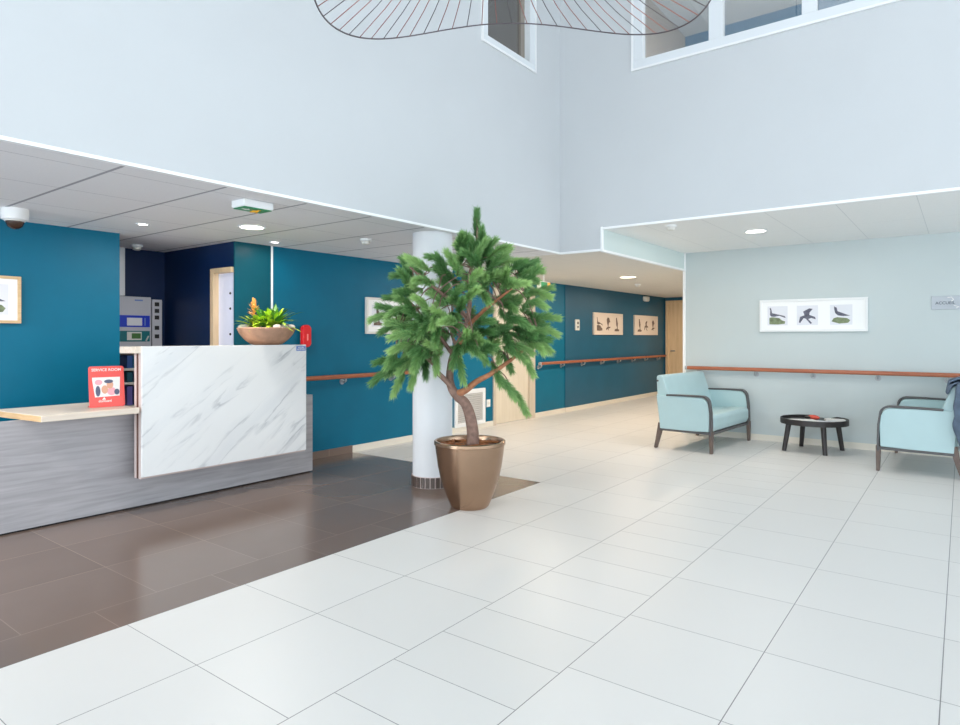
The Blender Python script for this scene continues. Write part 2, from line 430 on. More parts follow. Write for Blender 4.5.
wall('wall_front', M['upper'], (X0-.1, X0, Y0, Y0+.4, 0, TOP), (X0-.1, X0, 3.2, 3.7, 0, TOP), (X0-.1, X0, 5.85, YL, 0, HC), (X0-.1, X0, 3.7, 5.85, 2.15, HC+.1), (X0-.1, X0, 3.7, 5.85, 0, .1), (X0-.1, X0, Y0+.4, 3.2, 3.6, TOP), (X0-.1, X0, Y0+.4, 3.2, 0, .1))
wall('wall_side', M['upper'], (X0, X0+.4, Y0-.1, Y0, 0, TOP), (5.9, 6.6, Y0-.1, Y0, 0, TOP), (X0+.4, 5.9, Y0-.1, Y0, 3.6, TOP), (X0+.4, 5.9, Y0-.1, Y0, 0, .1),
     (8.4, XW+.15, Y0-.1, Y0, 0, HL), (6.6, 8.4, Y0-.1, Y0, 2.3, HL), (6.6, 8.4, Y0-.1, Y0, 0, .1))

# upper windows
o = MB()
for (u0, u1, q0, q1) in ((RW[0], RW[1], RW[2], RW[2]+.082), (RW[0], RW[1], RW[3]-.08, RW[3]), (RW[0], RW[0]+.1, RW[2]+.082, RW[3]-.08), (2.6, RW[1], RW[2]+.082, RW[3]-.08),
                         (1.807, 1.937, RW[2]+.082, RW[3]-.08), (1.012, 1.13, RW[2]+.082, RW[3]-.08)):
    o.box(XC-.012, XC+.07, u0, u1, q0, q1)
o.mi = 0
WFR = mat('window_white', (220, 224, 228), .45)
w1 = struct(o.build('window_1', WFR, bevel=.004))
for u0, u1 in ((1.937, 2.6), (1.13, 1.807), (RW[0]+.1, 1.012)):
    MB().box(XC+.045, XC+.053, u0, u1, RW[2]+.08, RW[3]-.08).build('pane', M['wglass'], w1)
wall('trim_9', M['white'], (XC-.018, XC-.0, RW[0]-.02, RW[1]+.02, RW[2]-.02, RW[2]), (XC-.018, XC, RW[1], RW[1]+.02, RW[2], RW[3]))
o = MB()
for (u0, u1, q0, q1) in ((LW[0], LW[1], LW[2], LW[2]+.06), (LW[0], LW[1], LW[3]-.06, LW[3]), (LW[0], LW[0]+.075, LW[2]+.06, LW[3]-.06), (LW[1]-.09, LW[1], LW[2]+.06, LW[3]-.06)):
    o.box(u0, u1, YB-.012, YB+.11, q0, q1)
w2 = struct(o.build('window_2', WFR, bevel=.004))
MB().box(5.5, 5.57, YB+.06, YB+.10, LW[2]+.06, LW[3]-.06).build('window_strip', M['roombrown'], w2)  # taupe strip along the right side of the opening
MB().box(LW[0]+.075, LW[1]-.09, YB+.08, YB+.088, LW[2]+.06, LW[3]-.06).build('pane', M['wglass'], w2)
wall('trim_10', M['white'], (LW[0]-.02, LW[1]+.02, YB-.018, YB, LW[2]-.02, LW[2]), (LW[1], LW[1]+.02, YB-.018, YB, LW[2], LW[3]), (LW[0]-.02, LW[0], YB-.018, YB, LW[2], LW[3]))
# rooms upstairs behind these windows
wall('ceiling_upstairs', M['roomgrey'], (XC+T, 9.4, -1.2, 3.3, 5.72, 5.8))
wall('wall_upstairs_blue', M['roomblue'], (9.3, 9.4, -1.2, 3.25, 2.8, 5.72))
wall('wall_upstairs_taupe', M['roombrown'], (XC+T, 9.4, 3.25, 3.35, 2.8, 5.8), (XC+T, 9.4, -1.3, -1.2, 2.8, 5.8))
wall('floor_upstairs', M['roombrown'], (XC+T, 9.4, -1.3, 3.35, 2.7, 2.8))
wall('wall_upstairs_rear', M['roombrown'], (3.9, 6.6, 6.2, 6.3, 3.0, 5.6), (3.8, 3.9, YB+T, 6.3, 3.0, 5.6), (6.6, 6.7, YB+T, 6.3, 3.0, 5.6))
wall('ceiling_upstairs_rear', M['roombrown'], (3.8, 6.7, YB+T, 6.3, 5.6, 5.7))
wall('floor_upstairs_rear', M['roombrown'], (3.8, 6.7, YB+T, 6.3, 2.9, 3.0))

# doors
b = MB(); b.box(DX-.03, DX+.12, 5.93, 5.99, 0, 2.0); b.box(DX-.03, DX+.1, YW+.02, 5.93, 1.95, 2.0)
d1 = struct(b.build('door_1', M['pine'], bevel=.004))
MB().box(DX+.03, DX+.07, YW+.02, 5.93, 0, 1.95).build('door_leaf', M['lavender'], d1)
b = MB()
for z in (.5, 1.0, 1.35, 1.6, 1.75): b.ball((DX+.028, 5.72, z), .012)
b.build('hinge', M['dark'], d1)
b = MB(); b.box(7.74, 7.80, YW-.02, YW+.1, 0, 2.13); b.box(8.74, 8.90, YW-.02, YW+.1, 0, 2.13); b.box(7.8, 8.74, YW-.02, YW+.1, 2.07, 2.13)
d2 = struct(b.build('door_2', M['jamb'], bevel=.004))
MB().box(7.8, 8.74, YW+.02, YW+.06, .008, 2.07).build('door_leaf', M['creamdoor'], d2)
b = MB(); b.tube([(8.64, YW+.02, 1.05), (8.64, YW-.04, 1.05), (8.53, YW-.045, 1.05)], .01); b.build('door_handle', M['metal'], d2, smooth=True)
b = MB(); b.box(XE-.02, XE+.1, 4.60, 4.66, 0, 2.17); b.box(XE-.02, XE+.1, 5.5, 5.56, 0, 2.17); b.box(XE-.02, XE+.1, 4.66, 5.5, 2.11, 2.17)
d3 = struct(b.build('door_3', M['pine'], bevel=.004))
MB().box(XE+.02, XE+.06, 4.66, 5.5, .008, 2.11).build('door_leaf', M['pine'], d3)
b = MB(); b.tube([(XE+.02, 5.42, 1.0), (XE-.05, 5.42, 1.0), (XE-.055, 5.32, 1.0)], .012); b.build('door_handle', M['metal'], d3, smooth=True)

# column with tiled foot
CX, CY, CR = 4.33, 3.80, .178
c0 = MB().lathe([(CR, .095), (CR, HC)], 64, (CX, CY, 0)).build('column', mat('column_paint', (222, 224, 228), .45))
shade_auto(c0); struct(c0)
b = MB()
nt = 26
b.lathe([(CR+.006, 0), (CR+.006, .098)], 64, (CX, CY, 0)); b.mi = 1
for k in range(nt):
    a = 2*PI*k/nt; R3 = Matrix.Rotation(a, 3, 'Z')
    n0 = len(b.bm.verts); b.box(CR+.004, CR+.012, -.0175, .0175, .004, .094); b.bm.verts.ensure_lookup_table()
    for v in b.bm.verts[n0:]: v.co = R3 @ v.co + Vector((CX, CY, 0))
b.build('column_plinth', [M['pinkwood'], mat('dark_mosaic', (84, 72, 66), .35)], c0)

# ------------------------------------------------------------------ reception desk
desk = thing('reception_desk', 'long grey wood reception desk with tall white marble front and pale ledge', 'desk', (2.5, 5.1, 0))
def D(b, name, m, **k):
    for v in b.bm.verts: v.co -= Vector((2.5, 5.1, 0))
    return b.build(name, m, desk, **k)
D(MB().box(.9, 4.03, 5.1, 5.14, .012, .757), 'base_panel', M['greywood'], bevel=.003)
D(MB().box(.9, 4.01, 5.116, 5.136, 0, .02), 'plinth', M['black'])  # recessed plinth, coloured black to stand for the shadow line under the base
D(MB().box(3.99, 4.03, 5.14, 5.56, 0, .757), 'end_panel', M['greywood'], bevel=.003)
D(MB().box(2.3, 3.99, 5.14, 5.56, .70, .74), 'worktop', M['ashwood'], bevel=.003)
LP = [(1.63, 4.86), (2.262, 4.86), (2.262, 5.57), (1.545, 5.57)]
D(MB().prism(LP, (.757, .80), lambda u, v, w: Vector((u, v, w))), 'ledge', [M['ashwood']], bevel=.003)
D(MB().prism([(1.627, 4.864), (1.632, 4.864), (1.55, 5.566), (1.543, 5.566)], (.759, .797), lambda u, v, w: Vector((u, v, w))), 'ledge_edge', M['oak'], label='oak edge strip of the ledge')
D(MB().box(2.282, 3.77, 4.865, 4.885, .277, 1.252), 'marble_panel', M['marble'], bevel=.002, label='white marble panel with grey veins')
D(MB().box(2.282, 3.77, 4.885, 4.92, .262, 1.2), 'backing_board', M['pinkwood'])
D(MB().box(2.282, 3.77, 4.92, 4.95, .262, 1.20), 'rear_board', M['darkwood'])
D(MB().box(2.282, 3.77, 4.95, 4.985, .262, 1.20), 'inner_board', M['pinkwood'])
D(MB().box(2.7, 2.73, 4.985, 5.1, .27, 1.20), 'side_support', M['darkwood'])
D(MB().box(3.74, 3.785, 4.985, 5.1, .27, 1.20), 'side_support', M['darkwood'])
D(MB().box(2.243, 3.77, 4.886, 5.14, 1.2, 1.249), 'counter_top', M['ashwood'], bevel=.003)
lb = MB().box(3.66, 3.764, 4.8635, 4.865, 1.195, 1.24); lb = D(lb, 'sticker', M['blue'], label='small blue label on marble corner')
for i, z in enumerate((1.226, 1.209)):
    text('sticker_text', 'ACCUEIL' if i == 0 else 'RECEPTION', .016, M['paper'], desk, (3.712-2.5, 4.863-5.1, z), (PI/2, 0, 0), .0002)

# binders on a low shelf unit inside the recess
sh = thing('binder_shelf', 'low pale wooden shelf unit in the dark recess behind the reception desk', 'shelf', (3.05, 6.75, 0))
def S(b, name, m, **k):
    for v in b.bm.verts: v.co -= Vector((3.05, 6.75, 0))
    return b.build(name, m, sh, **k)
S(MB().box(2.66, 2.68, 6.6, 6.93, 0, 1.19), 'side_panel', M['pinkwood']); S(MB().box(3.4, 3.42, 6.6, 6.93, 0, 1.19), 'side_panel', M['pinkwood'])
S(MB().box(2.66, 3.42, 6.915, 6.935, 0, 1.19), 'back_panel', M['pinkwood'])
for z in (.02, .36, .63, .86, 1.0, 1.17): S(MB().box(2.68, 3.4, 6.6, 6.915, z-.012, z+.012), 'shelf_board', M['offwhite'])
k = 0
for z, hh, ln in ((.642, .19, 'lower'), (.872, .1, 'middle'), (1.012, .125, 'upper')):
    for q, side in ((0, 'left'), (1, 'right')):
        mm, cn = (('binv', 'violet'), ('binn', 'navy'), ('bint', 'dark teal'), ('binn', 'navy'), ('binb', 'blue'), ('bint', 'dark teal'))[k]; k += 1
        x = 2.962+.056*q
        bi = MB().box(x, x+.052, 6.62, 6.88, z, z+hh).build('binder', M[mm], loc=(x+.026, 6.75, z), bevel=.003)
        tag(bi, '%s binder on the %s of the recess shelves, %s one of its pair' % (cn, ln, side), 'binder', 'binders on the recess shelves')

# fire alarm panel on the recess wall
ap = thing('alarm_panel', 'pale grey fire alarm cabinet with blue strip and green screen in recess', 'alarm panel', (3.15, YR, 1.2))
def A(b, name, m, **k): return b.build(name, m, ap, **k)
A(MB().box(-.45, .15, -.12, 0, .0, .54), 'cabinet', M['panel'], bevel=.008)
A(MB().box(-.45, .13, -.128, -.12, .225, .345), 'blue_plate', M['cblue'], label='cobalt blue control strip')
A(MB().box(-.10, .05, -.132, -.128, .24, .32), 'display', M['inkp'])
A(MB().box(.075, .085, -.132, -.128, .24, .32), 'key_column', M['blue'])
A(MB().box(-.45, .13, -.128, -.12, .075, .185), 'teal_plate', M['cteal'], label='teal control strip')
A(MB().box(-.10, .045, -.132, -.128, .09, .175), 'display_frame', M['offwhite'])
A(MB().box(-.055, .035, -.135, -.132, .105, .16), 'screen', M['lcd'], label='green lit screen')
A(MB().tube([(.09, -.13, .08), (.1, -.14, .11), (.115, -.13, .13)], .008), 'key', M['offwhite'], smooth=True)
A(MB().box(-.02, .06, -.124, -.12, .495, .51), 'badge', M['blue'])
A(MB().box(.165, .27, -.11, 0, .0, .52), 'side_box', M['panel'], bevel=.006)
for z in (.47, .40, .33, .22, .13): A(MB().box(.19, .235, -.116, -.11, z-.022, z+.02), 'switch', M['dark'])

# brochure stand on ledge
bs = thing('display_stand', 'coral red display stand with printed photo on the pale reception ledge', 'display stand', (2.14, 5.1, .8), math.radians(-10))
tl = Matrix.Rotation(math.radians(-8), 4, 'X')
def B(b, name, m, **k):
    o = b.build(name, m, bs, **k); o.matrix_local = tl; return o
def rrect(w, h, r, n=5, z0=0.):
    pts = []
    for cx, cz, a0 in ((w/2-r, z0+r, -90), (w/2-r, z0+h-r, 0), (-w/2+r, z0+h-r, 90), (-w/2+r, z0+r, 180)):
        for i in range(n+1):
            a = math.radians(a0+90*i/n); pts.append((cx+r*math.cos(a), cz+r*math.sin(a)))
    return pts
fy = lambda u, v, w: Vector((u, w, v))
B(MB().prism(rrect(.235, .305, .016), (-.006, .0), fy), 'sign_board', M['coral'])
ph = B(MB().prism([(-.08, .075), (.083, .08), (.09, .222), (-.095, .222), (-.095, .2)], (-.0075, -.006), fy), 'photo_print', M['paper'], label='white framed photo of people')
def blob(cx, cz, rx, rz, n=14): return [(cx+rx*math.cos(2*PI*i/n), cz+rz*math.sin(2*PI*i/n)) for i in range(n)]
b = MB(); b.prism(blob(-.015, .13, .022, .032), (-.0095, -.0075), fy); b.prism(blob(.02, .165, .022, .03), (-.0098, -.0075), fy); b.mi = 1
b.prism(blob(-.06, .12, .016, .04), (-.0093, -.0075), fy); b.prism(blob(.065, .11, .018, .022), (-.0093, -.0075), fy); b.prism(blob(.012, .19, .03, .014), (-.0099, -.0075), fy); b.mi = 2
b.prism(blob(.03, .115, .03, .03), (-.0092, -.0075), fy); b.prism(blob(-.055, .185, .025, .02), (-.0092, -.0075), fy)
B(b, 'printed_figures', [M['fibre'], M['hairb'], mat('print_pink', (240, 170, 180), .6)])
for bd, s_, z in (('SERVICE ROOM', .0285, .277), ('domusvi', .026, .045)):
    t = text('printed_text', bd, s_, M['coraltxt'], bs, (0, 0, 0), (0, 0, 0), .0003)
    t.matrix_local = tl @ Matrix.Translation((0 if z > .1 else -.015, -.0066, z)) @ Matrix.Rotation(PI/2, 4, 'X')
b = MB(); b.prism([(-.035, .055), (-.02, .075), (-.008, .055)], (-.0068, -.006), fy); B(b, 'printed_mark', M['coraltxt'])
b = MB(); b.box(-.11, .11, -.0, .09, 0, .006); b.build('foot', M['coral'], bs, bevel=.002)
b = MB(); b.face([(-.03, .04, .25), (.03, .04, .25), (.05, .088, .004), (-.05, .088, .004)]); o = b.build('back_leg', M['coral'], bs)
o.modifiers.new('solid', 'SOLIDIFY').thickness = .004

# bowl planter
bw = thing('planter_bowl', 'shallow stone bowl of bright green plants on the marble counter', 'planter', (3.46, 5.03, 1.249))
o = MB().lathe([(.10, 0), (.14, .012), (.19, .05), (.232, .1), (.256, .15), (.25, .156), (.236, .146), (.19, .12), (.05, .115)], 40).build('bowl', M['bowl'], bw)
shade_auto(o)
MB().lathe([(.232, .125), (.2, .137), (.1, .15), (.01, .155)], 30).build('soil', M['soil'], bw, smooth=True)
CR2 = Vector((.602, -.798, 0))   # across the counter corner
def leaf(b, p, d, L, w, droop, n=6):
    d = Vector(d).normalized(); side = d.cross(Vector((0, 0, 1)))
    if side.length < .05: side = Vector((1, 0, 0))
    side.normalize(); prev = None; q = Vector(p)
    for i in range(n+1):
        t = i/n; ww = w*(math.sin(PI*min(1, t*.85+.12)))*(1 if t < 1 else .1)
        c = q + Vector((0, 0, -droop*L*t*t)) + d*L*t
        a = [b.bm.verts.new(c-side*ww), b.bm.verts.new(c+Vector((0, 0, -.25*ww))), b.bm.verts.new(c+side*ww)]
        if prev:
            for k in (0, 1): b._t([b.bm.faces.new((prev[k], prev[k+1], a[k+1], a[k]))])
        prev = a
b = MB()
rnd = random.Random(3)
for k in range(24):       # bromeliad rosette
    a = k*2.4; e = rnd.uniform(.15, 1.2)
    leaf(b, CR2*-.10+Vector((0, 0, .15)), (math.cos(a)*math.cos(e), math.sin(a)*math.cos(e), math.sin(e)), rnd.uniform(.18, .27), .02, .35)
for k in range(60):
    a = rnd.uniform(0, 2*PI); e = rnd.uniform(.25, 1.35)
    leaf(b, CR2*rnd.uniform(-.04, .10)+Vector((0, 0, .17)), (math.cos(a)*math.cos(e), math.sin(a)*math.cos(e), math.sin(e)), rnd.uniform(.2, .33), .022, .45)
b.build('leaves', M['leaf'], bw, smooth=True, normals=False)
b = MB()
for k in range(34):
    a = rnd.uniform(0, 2*PI); e = rnd.uniform(.4, 1.45)
    leaf(b, CR2*rnd.uniform(-.03, .11)+Vector((0, 0, .15)), (math.cos(a)*math.cos(e), math.sin(a)*math.cos(e), math.sin(e)), rnd.uniform(.26, .4), .019, .35)
b.build('fern_leaves', M['leafd'], bw, smooth=True, normals=False)
b = MB()
for k in range(26):
    a = k*2.4; z = .24+.006*k; e = .3+.04*k
    leaf(b, CR2*-.115+Vector((0, 0, z)), (math.cos(a)*math.cos(e), math.sin(a)*math.cos(e), math.sin(e)), .095-.0018*k, .014, .1)
b.tube([CR2*-.115+Vector((0, 0, .14)), CR2*-.115+Vector((0, 0, .42))], [.012, .006])
b.build('flower', M['flower'], bw, smooth=True, normals=False, label='orange star-shaped flower spike')
for t_, dy in ((-.21, -.02), (-.17, .04), (-.16, -.08), (.13, -.10), (.17, -.05), (.22, 0), (.12, .05), (.19, .05)):
    MB().ball(CR2*t_+Vector((.798, .602, 0))*dy+Vector((0, 0, .165)), .034, (1.2, 1, .65), 8).build('pebble', M['stone'], bw, smooth=True)
b = MB()
for k in range(7): leaf(b, CR2*.18+Vector((0, 0, .15)), (math.cos(k), math.sin(k), .9), .08, .012, .4)
b.build('dark_leaves', mat('burgundy_leaf', (96, 48, 44), .5), bw, smooth=True, normals=False)

# red wall handset
rh = thing('wall_handset', 'small red emergency handset unit on teal wall beside the marble counter', 'handset', (4.30, YW, 1.33))
MB().box(-.048, .048, -.02, 0, -.105, .105).build('wall_bracket', M['dark'], rh, bevel=.008)
MB().prism(rrect(.108, .235, .045, 6, -.115), (-.075, -.02), fy).build('body', M['red'], rh, bevel=.012)
MB().prism(rrect(.016, .07, .007, 4, -.045), (-.079, -.074), fy).build('label_strip', mat('label_pink', (250, 150, 140), .4), rh)
MB().tube([(-.05, -.015, -.11), (-.06, -.02, -.2), (-.03, -.02, -.45), (.02, -.02, -.6)], .006).build('cable', M['dark'], rh, smooth=True)

# ------------------------------------------------------------------ handrails
def handrail(name, label, axis, p0, p1, z, wallpos, brackets, m, ends=(1, 1)):
    """axis 'x': runs in x in front of wall y=wallpos; axis 'y': runs in y in front of wall x=wallpos"""
    t = thing(name, label, 'handrail', (p0, wallpos, z) if axis == 'x' else (wallpos, p0, z), group=None)
    L = p1-p0; off = -.07
    def pt(u, w, q): return Vector((u, w, q)) if axis == 'x' else Vector((w, u, q))
    prof = [(-.02+.04*0, 0)]
    b = MB()
    prism = rrect(.042, .048, .016, 4, -.024)
    def f(u, v, w): return pt(w, off+u, v)
    b.prism(prism, (0.03*ends[0]*(1 if L > 0 else -1), L-.03*ends[1]*(1 if L > 0 else -1)), f)
    o = b.build('rail', m, t); shade_auto(o)
    for e, u in ((ends[0], 0), (ends[1], L)):
        if e:
            b = MB(); s_ = .03*(1 if (u == 0) == (L > 0) else -1)
            b.prism(rrect(.044, .05, .018, 4, -.025), (u, u+s_), f); shade_auto(b.build('end_cap', M['metal'], t))
    for br in brackets:
        u = br-p0
        b = MB()
        b.lathe([(.032, 0), (.032, -.012)], 16, pt(u, 0, -.062), 'y' if axis == 'x' else 'x')
        b.tube([pt(u, -.006, -.062), pt(u, -.045, -.065), pt(u, -.066, -.05), pt(u, -.07, -.022)], .013, 8)
        shade_auto(b.build('bracket', M['metal'], t))
    return t
handrail('handrail', 'wooden handrail on teal wall beside the marble reception counter', 'x', 3.96, 6.72, .88, YW, (4.05, 4.83, 5.6, 6.4), M['rail'])
handrail('handrail', 'long wooden handrail under the two corridor pictures', 'x', 8.93, XE-.1, .885, YW-.012, (8.99, 9.74, 10.5, 11.28, 12.03, 12.74, 13.43, 14.13), M['rail'])
handrail('handrail', 'reddish wooden handrail on pale lounge wall behind the armchairs', 'y', 3.02, -3.0, .905, XW, (2.85, 2.12, 1.46, .785, .13, -.55, -1.25, -1.95, -2.6), M['railc'])

# ------------------------------------------------------------------ pictures
BIRDS = {
 'wader': ([(0.08, .55), (.1, .82), (.06, .95), (.13, .98), (.17, .84), (.2, .66), (.45, .6), (.75, .46), (.95, .36), (.9, .48), (.6, .5), (.3, .44), (.16, .46)],
           [(.05, .0), (.05, .38), (.22, .42), (.6, .36), (.75, .22), (.92, .16), (.9, .02), (.5, -.02)]),
 'spread': ([(.05, .1), (.12, .42), (.35, .5), (.28, .72), (.6, .9), (.78, .86), (.62, .66), (.6, .52), (.9, .4), (.94, .26), (.7, .34), (.55, .28), (.75, .04), (.66, .0), (.42, .3), (.3, .34), (.12, .05)], None),
 'thrush': ([(.14, .98), (.28, .9), (.32, .7), (.55, .6), (.78, .5), (.95, .44), (.6, .42), (.34, .46), (.2, .6), (.16, .8)],
            [(.02, .12), (.12, .3), (.3, .36), (.8, .3), (.95, .18), (.85, .04), (.4, .0)]),
 'perch': ([(.35, .95), (.5, .98), (.56, .8), (.68, .55), (.62, .3), (.7, .08), (.6, .08), (.5, .3), (.38, .45), (.36, .7)],
           [(.1, .0), (.15, .14), (.5, .2), (.9, .12), (.85, .0)]),
 'branch': ([(.2, .8), (.4, .95), (.62, .88), (.78, .62), (.6, .6), (.5, .4), (.52, .1), (.42, .08), (.36, .4), (.26, .55)],
            [(.3, .3), (.1, .2), (.12, .1), (.4, .18), (.8, .25), (.8, .33)]),
}
def picture(name, label, axis, a0, a1, z0, z1, wp, prints, fm, mm, ink, fw=.03, group='framed bird prints'):
    """axis x: on wall y=wp seen from -y, a grows with x; axis y: on wall x=wp seen from -x, a0 is the left (larger y)"""
    t = thing(name, label, 'picture', (((a0+a1)/2, wp, z0) if axis == 'x' else (wp, (a0+a1)/2, z0)), group=group)
    W = abs(a1-a0); H = z1-z0
    def pt(u, v, w): return Vector((u, -w, v)) if axis == 'x' else Vector((-w, -u, v))
    def bx(b, u0, u1, v0, v1, w0, w1): b.prism([(u0, v0), (u1, v0), (u1, v1), (u0, v1)], (w0, w1), pt)
    b = MB()
    bx(b, -W/2, W/2, 0, fw, 0, .035); bx(b, -W/2, W/2, H-fw, H, 0, .035); bx(b, -W/2, -W/2+fw, fw, H-fw, 0, .035); bx(b, W/2-fw, W/2, fw, H-fw, 0, .035)
    b.build('picture_frame', fm, t, bevel=.002)
    b = MB(); bx(b, -W/2+fw, W/2-fw, fw, H-fw, .0, .02); b.build('mount', mm, t)
    for (cu, pw, ph, kind) in prints:
        b = MB(); bx(b, cu-pw/2, cu+pw/2, H/2-ph/2, H/2+ph/2, .02, .0208); b.mi = 1
        bird, ground = BIRDS[kind]
        g = lambda q: [(cu-pw/2+pw*(.05+.9*u), H/2-ph/2+ph*(.06+.88*v)) for u, v in q]
        b.prism(g(bird), (.0208, .0218), pt)
        if ground: b.mi = 2; b.prism(g(ground), (.0208, .0216), pt)
        o = b.build('print', [M['inkp'] if mm is M['mount'] else mm]+ink, t)
    return t
INK = [M['slate'], M['olive']]; SEP = [M['sepia'], M['sepia']]
picture('framed_print', 'light oak framed bird print on the teal wall left of the recess', 'x', 1.1, 1.863, 1.43, 1.80, YL, [(-.16, .2, .24, 'wader'), (.2, .2, .24, 'thrush')], M['frameo'], M['mount'], INK, .022)
picture('framed_print', 'white framed print on teal wall half hidden by the potted tree', 'x', 5.18, 6.4, 1.36, 1.79, YW, [(-.42, .2, .26, 'perch'), (0, .2, .26, 'spread'), (.4, .2, .26, 'wader')], M['framew'], M['mount'], SEP, .026)
picture('framed_print', 'pinkish white triptych nearer on the corridor wall above handrail', 'x', 10.94, 12.22, 1.365, 1.79, YW-.012, [(-.38, .3, .3, 'wader'), (0, .3, .34, 'branch'), (.38, .3, .32, 'perch')], M['mountw'], M['mountw'], SEP, .03)
picture('framed_print', 'warm cream triptych farthest along the corridor wall near the door', 'x', 12.82, 14.1, 1.365, 1.79, YW-.012, [(-.36, .3, .32, 'perch'), (0, .26, .28, 'spread'), (.4, .27, .31, 'branch')], M['mountw'], M['mountw'], SEP, .03)
picture('framed_print', 'wide white framed triptych of three birds on the pale lounge wall', 'y', 2.075, .885, 1.388, 1.79, XW, [(-.385, .235, .24, 'wader'), (-.045, .235, .24, 'spread'), (.32, .235, .24, 'thrush')], M['white'], M['mount'], INK, .028)

# ------------------------------------------------------------------ wall and ceiling fittings
vg = thing('vent_grille', 'white framed ventilation grille low on teal wall behind the tree trunk', 'vent', (7.17, YW, .32))
b = MB(); b.box(-.35, .35, -.03, 0, .2, .26); b.box(-.35, .35, -.03, 0, -.255, -.2); b.box(-.35, -.29, -.03, 0, -.2, .2); b.box(.29, .35, -.03, 0, -.2, .2)
b.build('grille_frame', M['white'], vg, bevel=.004)
b = MB()
for i in range(14): z = -.195+i*.0285; b.box(-.29, .29, -.02, -.008, z, z+.02, Matrix.Rotation(.35, 3, 'X'), (0, -.014, z+.01))
b.build('louvre', mat('vent_grey', (206, 204, 202), .5), vg)
MB().box(-.29, .29, -.006, 0, -.2, .2).build('backing', mat('vent_back', (170, 168, 166), .6), vg)
so = thing('wall_socket', 'small white wall socket beside the vent grille', 'socket', (7.62, YW, .345))
MB().box(-.045, .045, -.012, 0, -.055, .055).build('plate', M['white'], so, bevel=.005)
MB().lathe([(.024, -.0135), (.02, -.012)], 16, (0, 0, 0), 'y').build('outlet', M['offwhite'], so)
cp = thing('intercom', 'small beige wall intercom left of the corridor pictures', 'intercom', (10.31, YW-.012, 1.54))
MB().box(-.075, .075, -.03, 0, -.1, .1).build('casing', M['offwhite'], cp, bevel=.012)
b = MB(); b.lathe([(.026, -.033), (.026, -.029)], 16, (0, 0, .035), 'y'); b.lathe([(.022, -.033), (.022, -.029)], 16, (0, 0, -.035), 'y'); b.build('button', M['dark'], cp)
eb = thing('emergency_light', 'small beige box light high on corridor wall near the far door', 'light', (13.4, YW-.012, 2.16))
MB().box(-.10, .10, -.09, 0, -.05, .05).build('casing', M['offwhite'], eb, bevel=.02)
MB().box(-.08, .08, -.075, -.02, -.058, -.048).build('diffuser', M['white'], eb, bevel=.006)
xs = thing('exit_sign', 'green and yellow exit sign under the corridor ceiling behind the tree', 'exit sign', (7.57, 4.61, HC))
MB().box(-.005, .005, -.005, .005, -.16, 0).build('hanger', M['white'], xs)
MB().box(-.13, .13, -.03, .03, -.28, -.16).build('sign_box', M['offwhite'], xs, bevel=.006)
MB().box(-.12, .04, -.034, -.03, -.27, -.17).build('sign_face', M['green'], xs)
MB().box(.05, .12, -.036, -.03, -.27, -.17).build('indicator', M['yellow'], xs, bevel=.004)
# exit luminaire on the reception ceiling
xl = thing('exit_light', 'white exit light box with green underside on the reception ceiling', 'exit sign', (2.56, 3.88, HC), 0)
MB().box(-.115, .115, -.075, .075, -.05, 0).build('casing', M['white'], xl, bevel=.008)
MB().box(-.105, .105, -.066, .066, -.056, -.05).build('sign_face', M['green'], xl, bevel=.002)
b = MB(); b.ball((.03, -.03, -.057), .013, (1, 1, .2)); b.tube([(.03, -.02, -.057), (.035, .02, -.057), (.06, .045, -.057)], .008); b.tube([(.03, -.01, -.057), (.0, .01, -.057)], .006)
b.tube([(.035, .02, -.057), (.01, .045, -.057)], .007); b.build('running_figure', M['yellow'], xl, smooth=True)
MB().prism([(-.08, -.01), (-.05, -.01), (-.05, -.03), (-.02, 0), (-.05, .03), (-.05, .01), (-.08, .01)], (-.0575, -.056), lambda u, v, w: Vector((u, v, w))).build('arrow', M['paper'], xl)
# security camera
cm = thing('security_camera', 'white dome security camera on ceiling above the left framed print', 'camera', (1.665, 5.46, HC))
o = MB().lathe([(.085, .004), (.086, -.04), (.082, -.078), (.066, -.084)], 32).build('housing', M['white'], cm); shade_auto(o)
MB().lathe([(.058, -.082), (.057, -.1), (.045, -.128), (.024, -.143), (.002, -.147)], 28).build('dome', M['dome'], cm, smooth=True)
MB().lathe([(.063, -.081), (.063, -.09), (.056, -.091), (.056, -.081)], 28, cap=False).build('dome_ring', M['offwhite'], cm)
# detectors
def detector(label, x, y, z):
    t = thing('smoke_detector', label, 'smoke detector', (x, y, z), group='ceiling smoke detectors')
    shade_auto(MB().lathe([(.055, 0), (.055, -.018), (.045, -.024)], 24).build('base', M['white'], t))
    shade_auto(MB().lathe([(.042, -.022), (.04, -.045), (.025, -.055), (.003, -.056)], 24).build('head', M['offwhite'], t))
detector('white smoke detector on the reception ceiling left of the column', 4.165, 4.488, HC)
detector('white smoke detector on the dark recess ceiling', 3.05, 6.61, HC)
detector('white smoke detector at the edge of the lounge ceiling', 6.42, 2.39, HL)
detector('small detector on corridor ceiling beyond the lit downlight', 10.55, 4.518, HC)
